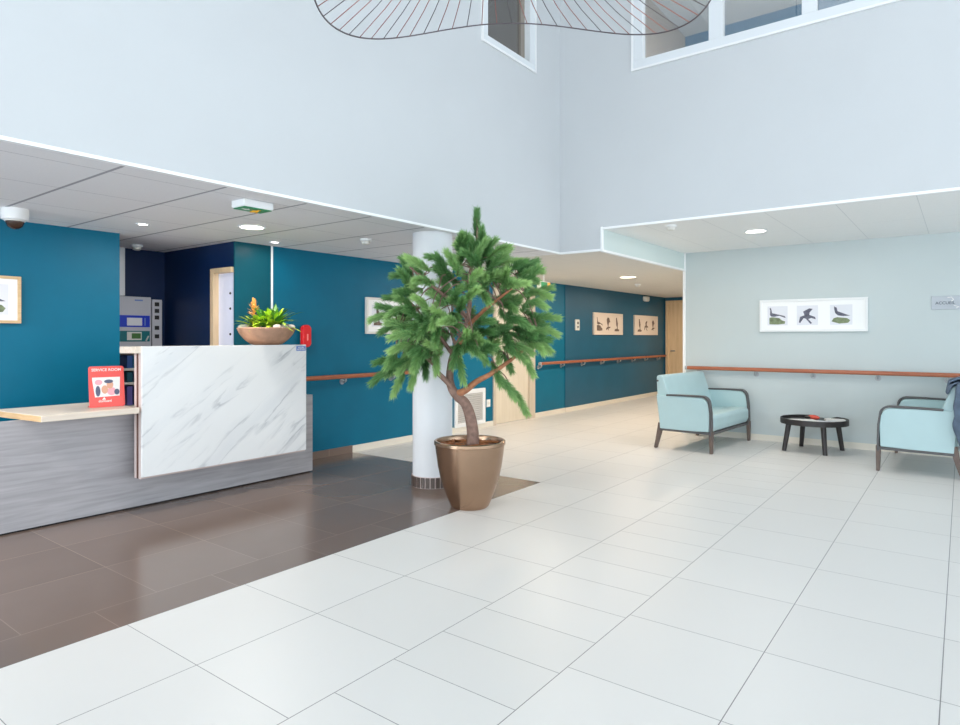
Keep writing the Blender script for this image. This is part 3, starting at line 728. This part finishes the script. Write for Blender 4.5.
# downlights
def downlight(label, x, y, z, r, m, power, colr, size=.16):
    t = thing('ceiling_downlight', label, 'ceiling light', (x, y, z), group='recessed ceiling downlights')
    shade_auto(MB().lathe([(r, 0), (r+.018, 0), (r+.016, -.008), (r, -.006), (r, 0)], 32, cap=False).build('rim', M['white'], t))
    MB().lathe([(r, -.001), (r, -.004)], 32).build('diffuser', m, t)
    if power:
        la = bpy.data.lights.new('lamp', 'AREA'); la.shape = 'DISK'; la.size = r*2; la.energy = power; la.color = colr
        lo = bpy.data.objects.new('lamp', la); col.objects.link(lo); lo.location = (x, y, z-.02)
WARM = (1., .81, .62); NEU = (1., .93, .85)
downlight('large lit downlight on reception ceiling below the exit light box', 3.134, 4.762, HC, .096, M['lightw'], 14, NEU)
downlight('tiny spotlight on ceiling above the bowl planter', 3.763, 5.336, HC, .036, M['lightw'], 1.2, NEU)
downlight('tiny spotlight on reception ceiling in front of the recess', 2.514, 5.346, HC, .036, M['lightw'], 1.2, NEU)
downlight('lit downlight on the warm corridor ceiling', 9.23, 4.113, HC, .115, M['lightc'], 22, WARM)
downlight('lit downlight on the lounge ceiling above the left armchair', 7.333, 1.789, HL, .1, M['lightw'], 9, NEU)
for x in (7.0, 11.2, 13.2):
    la = bpy.data.lights.new('lamp', 'AREA'); la.shape = 'DISK'; la.size = .25; la.energy = 20; la.color = WARM
    lo = bpy.data.objects.new('lamp', la); col.objects.link(lo); lo.location = (x, 4.2, HC-.02)
for x in (.4, -2.0):  # extra lamps added out of view, without fixtures, to light the reception
    la = bpy.data.lights.new('lamp', 'AREA'); la.shape = 'DISK'; la.size = .25; la.energy = 24; la.color = NEU
    lo = bpy.data.objects.new('lamp', la); col.objects.link(lo); lo.location = (x, 4.762, HC-.02)
# direction sign on the lounge wall
ds = thing('direction_sign', 'small grey acrylic direction sign on lounge wall above right armchair', 'sign', (XW, .05, 1.70))
MB().box(-.012, 0, -.23, .23, -.075, .075).build('plate', M['sign'], ds, bevel=.003)
text('sign_text', 'ACCUEIL', .044, M['signtxt'], ds, (-.0125, .105, -.004), (PI/2, 0, -PI/2), .0004)
text('sign_text', 'SALON', .044, M['signtxt'], ds, (-.0125, -.11, -.004), (PI/2, 0, -PI/2), .0004)
for y in (.05, -.15): MB().tube([(-.0125, y+.035, .055), (-.0125, y, .06), (-.0125, y-.02, .035), (-.0125, y, .015)], .004, 6).build('arrow_mark', M['paper'], ds)
MB().tube([(-.0125, .03, -.03), (-.0125, -.02, -.05), (-.0125, .01, -.062)], .004, 6).build('arrow_mark', M['paper'], ds)

# ------------------------------------------------------------------ potted tree
PX, PY = 3.946, 3.077
tree = thing('potted_tree', 'tall bushy pine tree in a bronze pot at the brown floor edge', 'potted plant', (PX, PY, 0))
pot = MB().lathe([(.138, 0), (.15, .012), (.168, .05), (.2, .13), (.228, .22), (.25, .32), (.264, .42), (.272, .485), (.279, .49), (.279, .512), (.272, .518), (.258, .517), (.252, .505), (.25, .45), (.1, .44)], 64).build('pot', M['bronze'], tree)
shade_auto(pot)
b = MB().lathe([(.252, .462), (.2, .475), (.1, .482), (.01, .485)], 40)
o = b.build('soil', M['soil'], tree, smooth=True)
b = MB(); rr = random.Random(5)
for k in range(90):
    a = rr.uniform(0, 2*PI); r = .235*math.sqrt(rr.random()); c = Vector((r*math.cos(a), r*math.sin(a), .483))
    R3 = Matrix.Rotation(rr.uniform(0, 6), 3, 'Z') @ Matrix.Rotation(rr.uniform(-.4, .4), 3, 'X')
    n0 = len(b.bm.verts); b.box(-.022, .022, -.009, .009, -.003, .004); b.bm.verts.ensure_lookup_table()
    for v in b.bm.verts[n0:]: v.co = R3 @ v.co + c
b.build('bark_chips', mat('bark_chip', (150, 92, 52), .85, noise=.4, nscale=40), tree)['kind'] = 'stuff'
RV = Vector((.602, -.798, 0)); FV = Vector((.798, .602, 0))
K = .0078
def tp(u, v, d=0.):   # crown layout: across, up, depth (metres) from a 128-per-metre sketch of the tree
    return RV*((u-472)*K)+FV*d+Vector((0, 0, 1.322-(v-337)*K))
def smooth_path(pts, n=4):
    P = [Vector(p) for p in pts]; out = []
    for i in range(len(P)-1):
        p0, p1, p2, p3 = P[max(i-1, 0)], P[i], P[i+1], P[min(i+2, len(P)-1)]
        for k in range(n):
            t = k/n
            out.append(.5*((2*p1)+(p2-p0)*t+(2*p0-5*p1+4*p2-p3)*t*t+(3*p1-p0-3*p2+p3)*t**3))
    return out+[P[-1]]
def limb(name, pts, r0, r1, m):
    pp = smooth_path(pts); n = len(pp)
    rs = [r0+(r1-r0)*i/(n-1) for i in range(n)]
    MB().tube(pp, rs, 10).build(name, m, tree, smooth=True)
    return pp
trunk = limb('trunk', [tp(475, 446), tp(475, 432), tp(472, 415), tp(467, 403), tp(459, 396), tp(453, 386), tp(452, 372, .02), tp(456, 352, .03), tp(468, 328, 0), tp(472, 302, -.02), tp(472, 275), tp(479, 245, .03), tp(479, 216, .03)], .05, .007, M['bark'])
n_tr = len(trunk)
limbs = [trunk[24:]]
limbs.append(limb('branch', [tp(457, 392), tp(450, 382, -.03), tp(441, 373, -.05), tp(436, 364, -.04), tp(420, 352, -.06), tp(400, 345, -.1)], .026, .008, M['bark']))
limbs.append(limb('branch', [tp(459, 394), tp(468, 390, -.03), tp(479, 381, -.06), tp(492, 374, -.08), tp(507, 364, -.06), tp(525, 350, -.05), tp(540, 335, 0)], .03, .008, M['bark2']))
limbs.append(limb('branch', [tp(455, 355, .02), tp(440, 335, .1), tp(422, 315, .18), tp(405, 295, .2)], .018, .006, M['bark']))
limbs.append(limb('branch', [tp(468, 328), tp(485, 312, -.12), tp(503, 298, -.2), tp(520, 285, -.22)], .018, .006, M['bark2']))
limbs.append(limb('branch', [tp(470, 318), tp(452, 300, -.14), tp(432, 285, -.24), tp(415, 270, -.22)], .018, .006, M['bark']))
limbs.append(limb('branch', [tp(472, 295), tp(490, 280, .14), tp(510, 268, .22), tp(528, 262, .2)], .016, .006, M['bark2']))
limbs.append(limb('branch', [tp(459, 348), tp(466, 340, -.2), tp(476, 335, -.36)], .016, .006, M['bark2']))
limbs.append(limb('branch', [tp(459, 348), tp(452, 330, .2), tp(455, 320, .38)], .016, .006, M['bark']))
nodes = [p for L in limbs for p in L]
# foxtails of needles: (tip u, v, depth, lean du, dv)
tips = [(479, 209, .03, 0, -1), (473, 236, 0, -.2, -1), (487, 240, .08, .3, -1), (465, 233, .0, -.5, -1), (459, 246, -.1, -.8, -.7), (498, 238, .05, .6, -.9), (513, 246, .1, .7, -.8), (508, 256, -.1, .6, -.5),
        (541, 258, .15, .9, -.6), (545, 270, .0, 1, -.2), (528, 262, -.1, .8, -.5), (402, 256, .1, -.5, -1), (394, 275, .0, -1, -.2), (428, 254, .1, -.9, -.4), (412, 264, .0, -.6, -.6), (440, 258, -.2, -.4, -.8),
        (384, 296, .15, -1, -.15), (382, 306, -.1, -1, -.4), (373, 320, -.05, -1, .2), (380, 332, .1, -1, .3), (392, 318, -.2, -.8, .4), (402, 342, .1, -.3, 1), (416, 352, .1, -.2, 1), (396, 330, .1, -.9, .4),
        (379, 362, -.1, -1, .1), (374, 383, -.05, -.9, .6), (395, 396, .0, -.5, 1), (386, 376, .1, -1, .4), (414, 387, -.1, -.3, 1), (428, 378, .0, .1, 1), (402, 372, -.15, -.8, .6), (440, 372, -.15, .1, 1), (410, 362, -.15, -.9, .3),
        (556, 286, .1, 1, -.4), (552, 297, -.1, 1, .2), (546, 308, -.2, .9, .3), (561, 318, .0, 1, .0), (561, 334, .05, 1, .2), (552, 351, -.1, .9, .5), (536, 376, .0, .5, 1), (526, 360, -.2, .8, .5), (545, 340, -.2, 1, .3),
        (530, 415, .05, .6, 1), (517, 398, .0, .6, .8), (503, 385, -.1, .4, 1), (515, 372, .15, .5, 1), (534, 345, -.15, .8, .4), (466, 382, -.1, .2, 1), (488, 362, -.2, .4, .9), (476, 352, -.25, .2, .9), (455, 366, -.15, -.3, .9)]
outline = [(479, 222), (505, 244), (538, 262), (550, 290), (555, 330), (545, 358), (520, 368), (490, 368), (470, 362), (445, 362), (425, 374), (396, 380), (388, 360), (398, 340), (384, 318), (390, 298), (400, 266), (430, 258), (462, 240)]
def inside(x, y):
    c = False; n = len(outline)
    for i in range(n):
        (x1, y1), (x2, y2) = outline[i], outline[(i+1) % n]
        if (y1 > y) != (y2 > y) and x < (x2-x1)*(y-y1)/(y2-y1)+x1: c = not c
    return c
holes = [(455, 349, 11), (463, 336, 8), (472, 322, 8), (440, 302, 6), (471, 282, 7), (503, 353, 10), (492, 272, 8), (528, 322, 5), (437, 282, 4)]
rt = random.Random(11); tries = 0
while len(tips) < 200 and tries < 9000:
    tries += 1
    u = rt.uniform(380, 560); v = rt.uniform(225, 380)
    if not inside(u, v): continue
    w = math.sqrt(max(0, 1-((u-468)/100)**2-((v-310)/105)**2))*.6
    d = rt.choice((-1, -1, -1, 1, 1))*w*math.sqrt(rt.uniform(.05, 1))
    dx = (u-468)/70+rt.uniform(-.5, .5); dv = (v-310)/80+rt.uniform(-.7, .5)
    ll = math.hypot(dx, dv)+.01
    if d < .1 and any((u-dx/ll*q-a)**2+(v-dv/ll*q-c)**2 < (r-1)**2 for a, c, r in holes for q in (0, 8, 16)): continue
    tips.append((u, v, d, dx, dv))
nb = MB(); tw = MB(); tones = []
for (u, v, d, du, dv) in tips:
    tip = tp(u, v, d)
    if math.hypot(tip.x-CX+PX, tip.y-CY+PY) < CR+.16: d = min(d, .32); tip = tp(u, v, d)
    q = Vector(RV*du + Vector((0, 0, -dv)) + FV*(d*1.6+rt.uniform(-.2, .2))).normalized()
    L = rt.uniform(.13, .2); tone = rt.random()
    if (u, v) in ((530, 415),): L = .2
    tip = tip-q*.02; p1 = tip-q*L
    root = min(nodes, key=lambda n: (n-p1).length+.25*max(0, n.z-p1.z))
    bend = Vector((0, 0, rt.uniform(.0, .05)))
    path = smooth_path([root, (root+p1)/2+bend, p1, (p1+tip)/2+Vector((0, 0, .012)), tip], 4)
    ln = len(path)
    tw.tube(path[:ln-3], [max(.0022, .0052-.0034*i/(ln-1)) for i in range(ln-3)], 5)
    # needles along last part of path
    ax = path[7:]
    seglen = [(ax[i+1]-ax[i]).length for i in range(len(ax)-1)]; tot = sum(seglen)
    N = int(2100*tot)+120
    for k in range(N):
        t = (k+rt.random())/N*tot; i = 0
        while i < len(seglen)-1 and t > seglen[i]: t -= seglen[i]; i += 1
        dirv = (ax[i+1]-ax[i]).normalized(); p = ax[i]+dirv*min(t, seglen[i])
        prog = k/N
        o1 = dirv.orthogonal().normalized(); o2 = dirv.cross(o1)
        a = rt.uniform(0, 2*PI); rad = o1*math.cos(a)+o2*math.sin(a)
        sp = rt.uniform(.4, 1.0)*(1-.45*prog)
        nd = (dirv*(1-.3*sp)+rad*sp).normalized()
        nl = rt.uniform(.052, .08)*(1.0 if prog > .15 else .75)
        s_ = nd.cross(rad)
        if s_.length < 1e-4: s_ = o1
        s_ = s_.normalized()
        s_ = (s_*math.cos(k)+nd.cross(s_)*math.sin(k))*.0019
        e = p+nd*nl+Vector((0, 0, -.05*nl))
        nv = nb.bm.verts.new
        tones.append(.62*tone+.38*prog)
        nb.bm.faces.new((nv(p-s_*.8), nv(p+s_*.8), nv(p+nd*nl*.6+s_), nv(e), nv(p+nd*nl*.6-s_)))
tw.build('twigs', M['bark'], tree, smooth=True)
fo = nb.build('foliage', M['needle'], tree, normals=False)
at = fo.data.attributes.new('shoot_tone', 'FLOAT', 'FACE')      # random tone per shoot, paler young tips; carries painted light-dark contrast
at.data.foreach_set('value', tones)

# ------------------------------------------------------------------ armchairs
def arc(c, r, a0, a1, n=7):
    return [(c[0]+r*math.cos(math.radians(a0+(a1-a0)*i/n)), c[1]+r*math.sin(math.radians(a0+(a1-a0)*i/n))) for i in range(n+1)]
def strip(b, path, w, x0, x1):
    """flat bar following a (y,z) path, width w in plane, from x0 to x1"""
    n = len(path); P = [Vector((0, y, z)) for y, z in path]; L = []; R = []
    for i in range(n):
        d = (P[min(i+1, n-1)]-P[max(i-1, 0)]).normalized(); nn = Vector((0, -d.z, d.y))
        ww = w[i] if isinstance(w, list) else w
        L.append(P[i]+nn*ww/2); R.append(P[i]-nn*ww/2)
    va = [[b.bm.verts.new((x, p.y, p.z)) for p in L] for x in (x0, x1)]; vb = [[b.bm.verts.new((x, p.y, p.z)) for p in R] for x in (x0, x1)]
    for i in range(n-1):
        for q in ((va[0][i], va[0][i+1], va[1][i+1], va[1][i]), (vb[0][i], vb[1][i], vb[1][i+1], vb[0][i+1]),
                  (va[0][i], vb[0][i], vb[0][i+1], va[0][i+1]), (va[1][i], va[1][i+1], vb[1][i+1], vb[1][i])): b._t([b.bm.faces.new(q)])
    for i in (0, n-1): b._t([b.bm.faces.new((va[0][i], va[1][i], vb[1][i], vb[0][i]))])
def armchair(label, loc, rz):
    t = thing('armchair', label, 'armchair', loc, rz, 'wide aqua armchairs')
    W = .65
    # side panels
    prof = [(-.315, .245), (-.325, .44), (-.312, .55)]+arc((-.225, .545), .082, 170, 92, 5)+[(.0, .632), (.25, .63), (.315, .64), (.30, .5), (.28, .35), (.27, .225)]
    for sx in (-1, 1):
        MB().prism(prof, (sx*(W-.055), sx*W), lambda u, v, w: Vector((w, u, v))).build('side_panel', M['chair'], t, bevel=.008, seg=3)
        b = MB()
        fp = [(.19, .636), (.08, .639), (-.05, .642), (-.18, .643)]+arc((-.235, .56), .083, 85, 175, 8)+[(-.332, .46), (-.336, .3), (-.335, .2)]
        strip(b, fp, .019, sx*(W-.062), sx*(W+.007)); b.build('arm_frame', M['frame'], t, bevel=.003)
        b = MB(); strip(b, [(-.335, .25), (-.336, .12), (-.338, 0)], [.042, .036, .026], sx*(W-.058), sx*(W-.002)); b.build('leg', M['legw'], t, bevel=.004)
        b = MB(); strip(b, [(.265, .30), (.295, .16), (.335, 0)], [.06, .045, .028], sx*(W-.058), sx*(W-.002)); b.build('leg', M['legw'], t, bevel=.004)
        MB().box(sx*(W-.06), sx*(W+.004), -.33, .275, .215, .24).build('side_rail', M['frame'], t, bevel=.003)
    MB().box(-W+.06, W-.06, -.335, -.30, .205, .235).build('front_rail', M['frame'], t, bevel=.003)
    MB().box(-W+.06, W-.06, .245, .275, .205, .235).build('rear_rail', M['frame'], t, bevel=.003)
    s_ = [(-.325, .24), (-.345, .3), (-.345, .4), (-.32, .43), (-.1, .425), (.22, .40), (.24, .24)]
    MB().prism(s_, (-W+.057, W-.057), lambda u, v, w: Vector((w, u, v))).build('seat', M['chair'], t, bevel=.025, seg=4)
    bk = [(.12, .26), (.115, .45), (.18, .66), (.245, .85), (.275, .868), (.305, .868), (.33, .85), (.325, .72), (.305, .5), (.285, .26)]
    MB().prism(bk, (-W+.03, W-.03), lambda u, v, w: Vector((w, u, v))).build('backrest', M['chair'], t, bevel=.02, seg=4)
    b = MB()
    for sx in (-1, 1): b.tube([(sx*(W-.03), .31, .80), (sx*(W-.02), .312, .80)], .012)
    b.build('button', M['frame'], t)
    return t
armchair('wide aqua armchair with dark frame left of the coffee table', (7.99, 2.56, 0), math.radians(-4))
armchair('wide aqua armchair with slate jacket over its back, right of coffee table', (8.04, .30, 0), math.radians(177))

# jacket over the right armchair's back
jk = thing('jacket', 'slate blue jacket draped over the back of the right armchair', 'jacket', (8.04, .30, 0), math.radians(177))
def cloth(b, x0, x1, prof, nx=14, amp=.012, ph=0.):
    g = []
    for i in range(nx+1):
        x = x0+(x1-x0)*i/nx; row = []
        for k, (y, z) in enumerate(prof):
            s_ = k/(len(prof)-1)
            row.append(b.bm.verts.new((x+.015*math.sin(5*s_+ph), y+amp*math.sin(i*1.3+ph+s_*2)+amp*.6*math.sin(i*2.9+ph), z+.008*math.sin(i*1.1+k))))
        g.append(row)
    for i in range(nx):
        for k in range(len(prof)-1): b._t([b.bm.faces.new((g[i][k], g[i+1][k], g[i+1][k+1], g[i][k+1]))])
b = MB()
cloth(b, .05, .67, [(.215, .79), (.225, .82), (.245, .87), (.29, .895), (.345, .88), (.37, .78), (.365, .62), (.36, .48), (.37, .38), (.38, .30)], 16, .013)
o = b.build('jacket_body', M['denim'], jk, smooth=True); m_ = o.modifiers.new('solid', 'SOLIDIFY'); m_.thickness = .012; m_.offset = 1
o.modifiers.new('s', 'SUBSURF').render_levels = 1
b = MB(); b.tube(smooth_path([(.66, .34, .90), (.70, .375, .78), (.71, .375, .62), (.71, .37, .46), (.70, .40, .30)], 5), [.05, .06, .075, .085, .092, .098, .102, .108, .112, .11, .104, .1, .104, .11, .108, .1, .09, .085, .082, .08, .075], 16)
for v in b.bm.verts: v.co.x = .70+(v.co.x-.70)*.32
b.build('sleeve', M['denim'], jk, smooth=True)
b = MB(); cloth(b, .15, .53, [(.215, .80), (.23, .90), (.29, .925), (.36, .905), (.395, .80)], 10, .008, 1.); o = b.build('collar', M['denim'], jk, smooth=True); m_ = o.modifiers.new('solid', 'SOLIDIFY'); m_.thickness = .012; m_.offset = 1

# ------------------------------------------------------------------ coffee table
ct = thing('coffee_table', 'round black tray-top coffee table between the two armchairs', 'table', (8.27, 1.38, 0))
R = .355
MB().lathe([(R-.012, .322), (R-.012, .349), (.001, .349)], 56).build('tabletop', M['tgrey'], ct)
b = MB()
gap0, gap1 = math.radians(-22), math.radians(0)       # the rim band overlaps and opens at one side
n = 72; prev = None
for i in range(n+1):
    a = gap1+(2*PI-(gap1-gap0))*i/n
    e = min(i, n-i)/2.5; h = .358+.022*min(1, e)
    top = h+.016*(1 if e > 1 else 0)*0
    ri, ro = R-.014, R
    vs = [b.bm.verts.new((r*math.cos(a), r*math.sin(a), z)) for r, z in ((ri, .318), (ro, .318), (ro, h), (ri, h))]
    if prev:
        for k in range(4): b._t([b.bm.faces.new((prev[k], prev[(k+1) % 4], vs[(k+1) % 4], vs[k]))])
    else: b._t([b.bm.faces.new(vs)])
    prev = vs
b._t([b.bm.faces.new(prev)])
b.box(-.0, .0, 0, 0, 0, 0) if False else None
n2 = 16; prev = None
for i in range(n2+1):
    a = gap0+(gap1-gap0)*i/n2
    vs = [b.bm.verts.new((r*math.cos(a), r*math.sin(a), z)) for r, z in ((R-.014, .318), (R, .318), (R, .352), (R-.014, .352))]
    if prev:
        for k in range(4): b._t([b.bm.faces.new((prev[k], prev[(k+1) % 4], vs[(k+1) % 4], vs[k]))])
    prev = vs
shade_auto(b.build('rim', M['tblack'], ct))
for (fx, fy_) in ((8.07, 1.66), (8.01, 1.225), (8.49, 1.12), (8.52, 1.56)):
    dx, dy = fx-8.27, fy_-1.38; kx = .84
    b = MB(); b.tube([(dx*kx, dy*kx, .321), (dx, dy, 0)], [.03, .024], 12); shade_auto(b.build('leg', M['tblack'], ct))
def mag(label, x, y, rz, w, h, t, m, z, name='magazine', cat='magazine'):
    c_, s_ = math.cos(rz), math.sin(rz)
    o = MB().box(-w/2, w/2, -h/2, h/2, 0, t).build(name, m, bevel=.001, loc=None)
    o.location = (x, y, z); o.rotation_euler = (0, 0, rz); return tag(o, label, cat, 'reading matter on the coffee table')
mag('open white magazine lying at the left of the coffee table tray', 8.16, 1.48, .5, .21, .29, .012, [M['paper']], .3495)
mag('pale leaflet lying in the middle of the coffee table tray', 8.20, 1.25, -.2, .16, .22, .006, [M['inkp']], .3495)
mag('white leaflet at the right edge of the coffee table tray', 8.39, 1.18, .3, .15, .2, .02, [M['paper']], .3495)
rc = thing('red_case', 'small red glasses case lying on the coffee table', 'case', (8.37, 1.40, .3495), -.4)
MB().ball((0, 0, .028), .028, (1.1, 2.6, 1.0), 10).build('case_body', M['magr'], rc, smooth=True)
MB().box(-.03, .03, .02, .1, .005, .04).build('case_lining', M['dark'], rc, bevel=.01)

# ------------------------------------------------------------------ pendant lamp
pl = thing('pendant_lamp', 'huge wavy brimmed wire pendant lamp hanging above the hall', 'lamp', (2.725, 1.8506, 0))
def rim(phi, r=1.0):
    return RV*(r*math.cos(phi))+FV*(r*math.sin(phi))+Vector((0, 0, 3.212-.202*math.cos(2*phi)+.0136*math.sin(2*phi)+.0104*math.cos(4*phi)))
n = 160
b = MB(); b.tube([rim(2*PI*i/n) for i in range(n+1)], .0045, 6, cap=False); b.build('rim_wire', M['cord'], pl, smooth=True)
ZR = 3.62
rg = lambda a: RV*(.2*math.cos(a))+FV*(.2*math.sin(a))+Vector((0, 0, ZR))
b = MB(); b.tube([rg(2*PI*i/48) for i in range(49)], .006, 6, cap=False); b.build('inner_ring', M['dark'], pl, smooth=True)
N = 62
for i in range(N):
    p = 2*PI*i/N; a = rg(p+.55); c = rim(p)
    md = (a+c)/2+Vector((0, 0, -.03))
    MB().tube([c, (c+md)/2+Vector((0, 0, -.012)), md, (md+a)/2+Vector((0, 0, -.006)), a], .0028, 4).build('ribbon', M['cordr'] if i % 3 else M['cord'], pl, smooth=True)
MB().tube([(0, 0, ZR+.1), (0, 0, TOP)], .004, 6).build('cable', M['dark'], pl)
MB().lathe([(.03, ZR-.02), (.035, ZR+.02), (.02, ZR+.1)], 20).build('socket', M['dark'], pl, smooth=True)
MB().ball((0, 0, ZR-.07), .055, (1, 1, 1.1), 12).build('bulb', M['white'], pl, smooth=True)
b = MB()
for k in range(3): b.tube([rg(k*2.094), Vector((0, 0, ZR+.04))], .003, 5)
b.build('spider', M['dark'], pl)
MB().lathe([(.06, TOP-.03), (.06, TOP)], 24).build('ceiling_rose', M['white'], pl)

# pieces of parts
def nest(root, parent, *kids):
    bn = lambda o: o.name.split('.')[0]
    p = next(c for c in root.children if bn(c) == parent)
    for c in list(root.children):
        if bn(c) in kids:
            mb = c.matrix_basis.copy(); pm = p.matrix_basis.copy()
            c.parent = p; c.matrix_basis = pm.inverted() @ mb
nest(bs, 'sign_board', 'photo_print', 'printed_figures', 'printed_text', 'printed_mark')
nest(desk, 'marble_panel', 'sticker', 'sticker_text'); nest(desk, 'ledge', 'ledge_edge')
nest(ap, 'cabinet', 'blue_plate', 'display', 'key_column', 'teal_plate', 'display_frame', 'screen', 'key', 'badge'); nest(ap, 'side_box', 'switch')
nest(bw, 'soil', 'pebble'); nest(tree, 'soil', 'bark_chips'); nest(tree, 'twigs', 'foliage')
nest(rh, 'body', 'label_strip'); nest(cm, 'dome', 'dome_ring'); nest(vg, 'grille_frame', 'louvre', 'backing')
nest(xl, 'sign_face', 'running_figure', 'arrow'); nest(ds, 'plate', 'sign_text', 'arrow_mark'); nest(jk, 'jacket_body', 'sleeve', 'collar')
nest(xs, 'sign_box', 'sign_face', 'indicator'); nest(pl, 'socket', 'bulb', 'spider'); nest(d1, 'door_leaf', 'hinge'); nest(d2, 'door_leaf', 'door_handle'); nest(d3, 'door_leaf', 'door_handle')

# ------------------------------------------------------------------ daylight
def area(loc, rot, sx, sy, e, c):
    la = bpy.data.lights.new('daylight', 'AREA'); la.shape = 'RECTANGLE'; la.size = sx; la.size_y = sy; la.energy = e; la.color = c
    o = bpy.data.objects.new('daylight', la); col.objects.link(o); o.location = loc; o.rotation_euler = rot; return o
DAY = (.955, .975, 1.)
area((X0-.3, -1.2, 1.85), (0, -PI/2, 0), 3.4, 8.6, 300, DAY)
area((.9, Y0-.3, 1.85), (PI/2, 0, 0), 10.0, 3.4, 330, DAY)
area((7.5, Y0-.3, 1.2), (PI/2, 0, 0), 1.8, 2.2, 60, DAY)
area((X0-.3, 4.75, 1.15), (0, -PI/2, 0), 2.0, 2.1, 170, DAY)  # light through the added reception glazing, brightens its ceiling
# fill light added under the closed hall ceiling; lamps added to brighten upstairs rooms
area((1.0, -1.0, TOP-.02), (0, 0, 0), 7.0, 6.0, 70, (.97, .985, 1.))
for p_, e_ in (((7.9, 2.3, 4.0), 95), ((7.9, .2, 4.0), 95), ((5.2, 5.0, 4.2), 22)):
    la = bpy.data.lights.new('upstairs_fill', 'POINT'); la.energy = e_; la.color = NEU; la.shadow_soft_size = .2
    lo = bpy.data.objects.new('upstairs_fill', la); col.objects.link(lo); lo.location = p_
w = bpy.data.worlds.new('sky'); sc.world = w; w.use_nodes = True
w.node_tree.nodes['Background'].inputs[0].default_value = (.94, .97, 1., 1); w.node_tree.nodes['Background'].inputs[1].default_value = 1.0

# ------------------------------------------------------------------ camera and view
cam = bpy.data.cameras.new('camera'); co = bpy.data.objects.new('camera', cam); col.objects.link(co)
co.location = (0, 0, 1.322); co.rotation_euler = (PI/2, 0, math.atan2(.602, .798)-PI/2)
cam.sensor_width = 36; cam.lens = 24.0; cam.shift_y = (337-362.5)/960; cam.clip_start = .05
sc.camera = co
sc.view_settings.view_transform = 'Standard'; sc.view_settings.look = 'None'; sc.view_settings.gamma = 1.0
sc.view_settings.exposure = 0.43
sc.cycles.max_bounces = 10; sc.cycles.diffuse_bounces = 6; sc.cycles.transparent_max_bounces = 12
sc.cycles.sample_clamp_indirect = 6.0
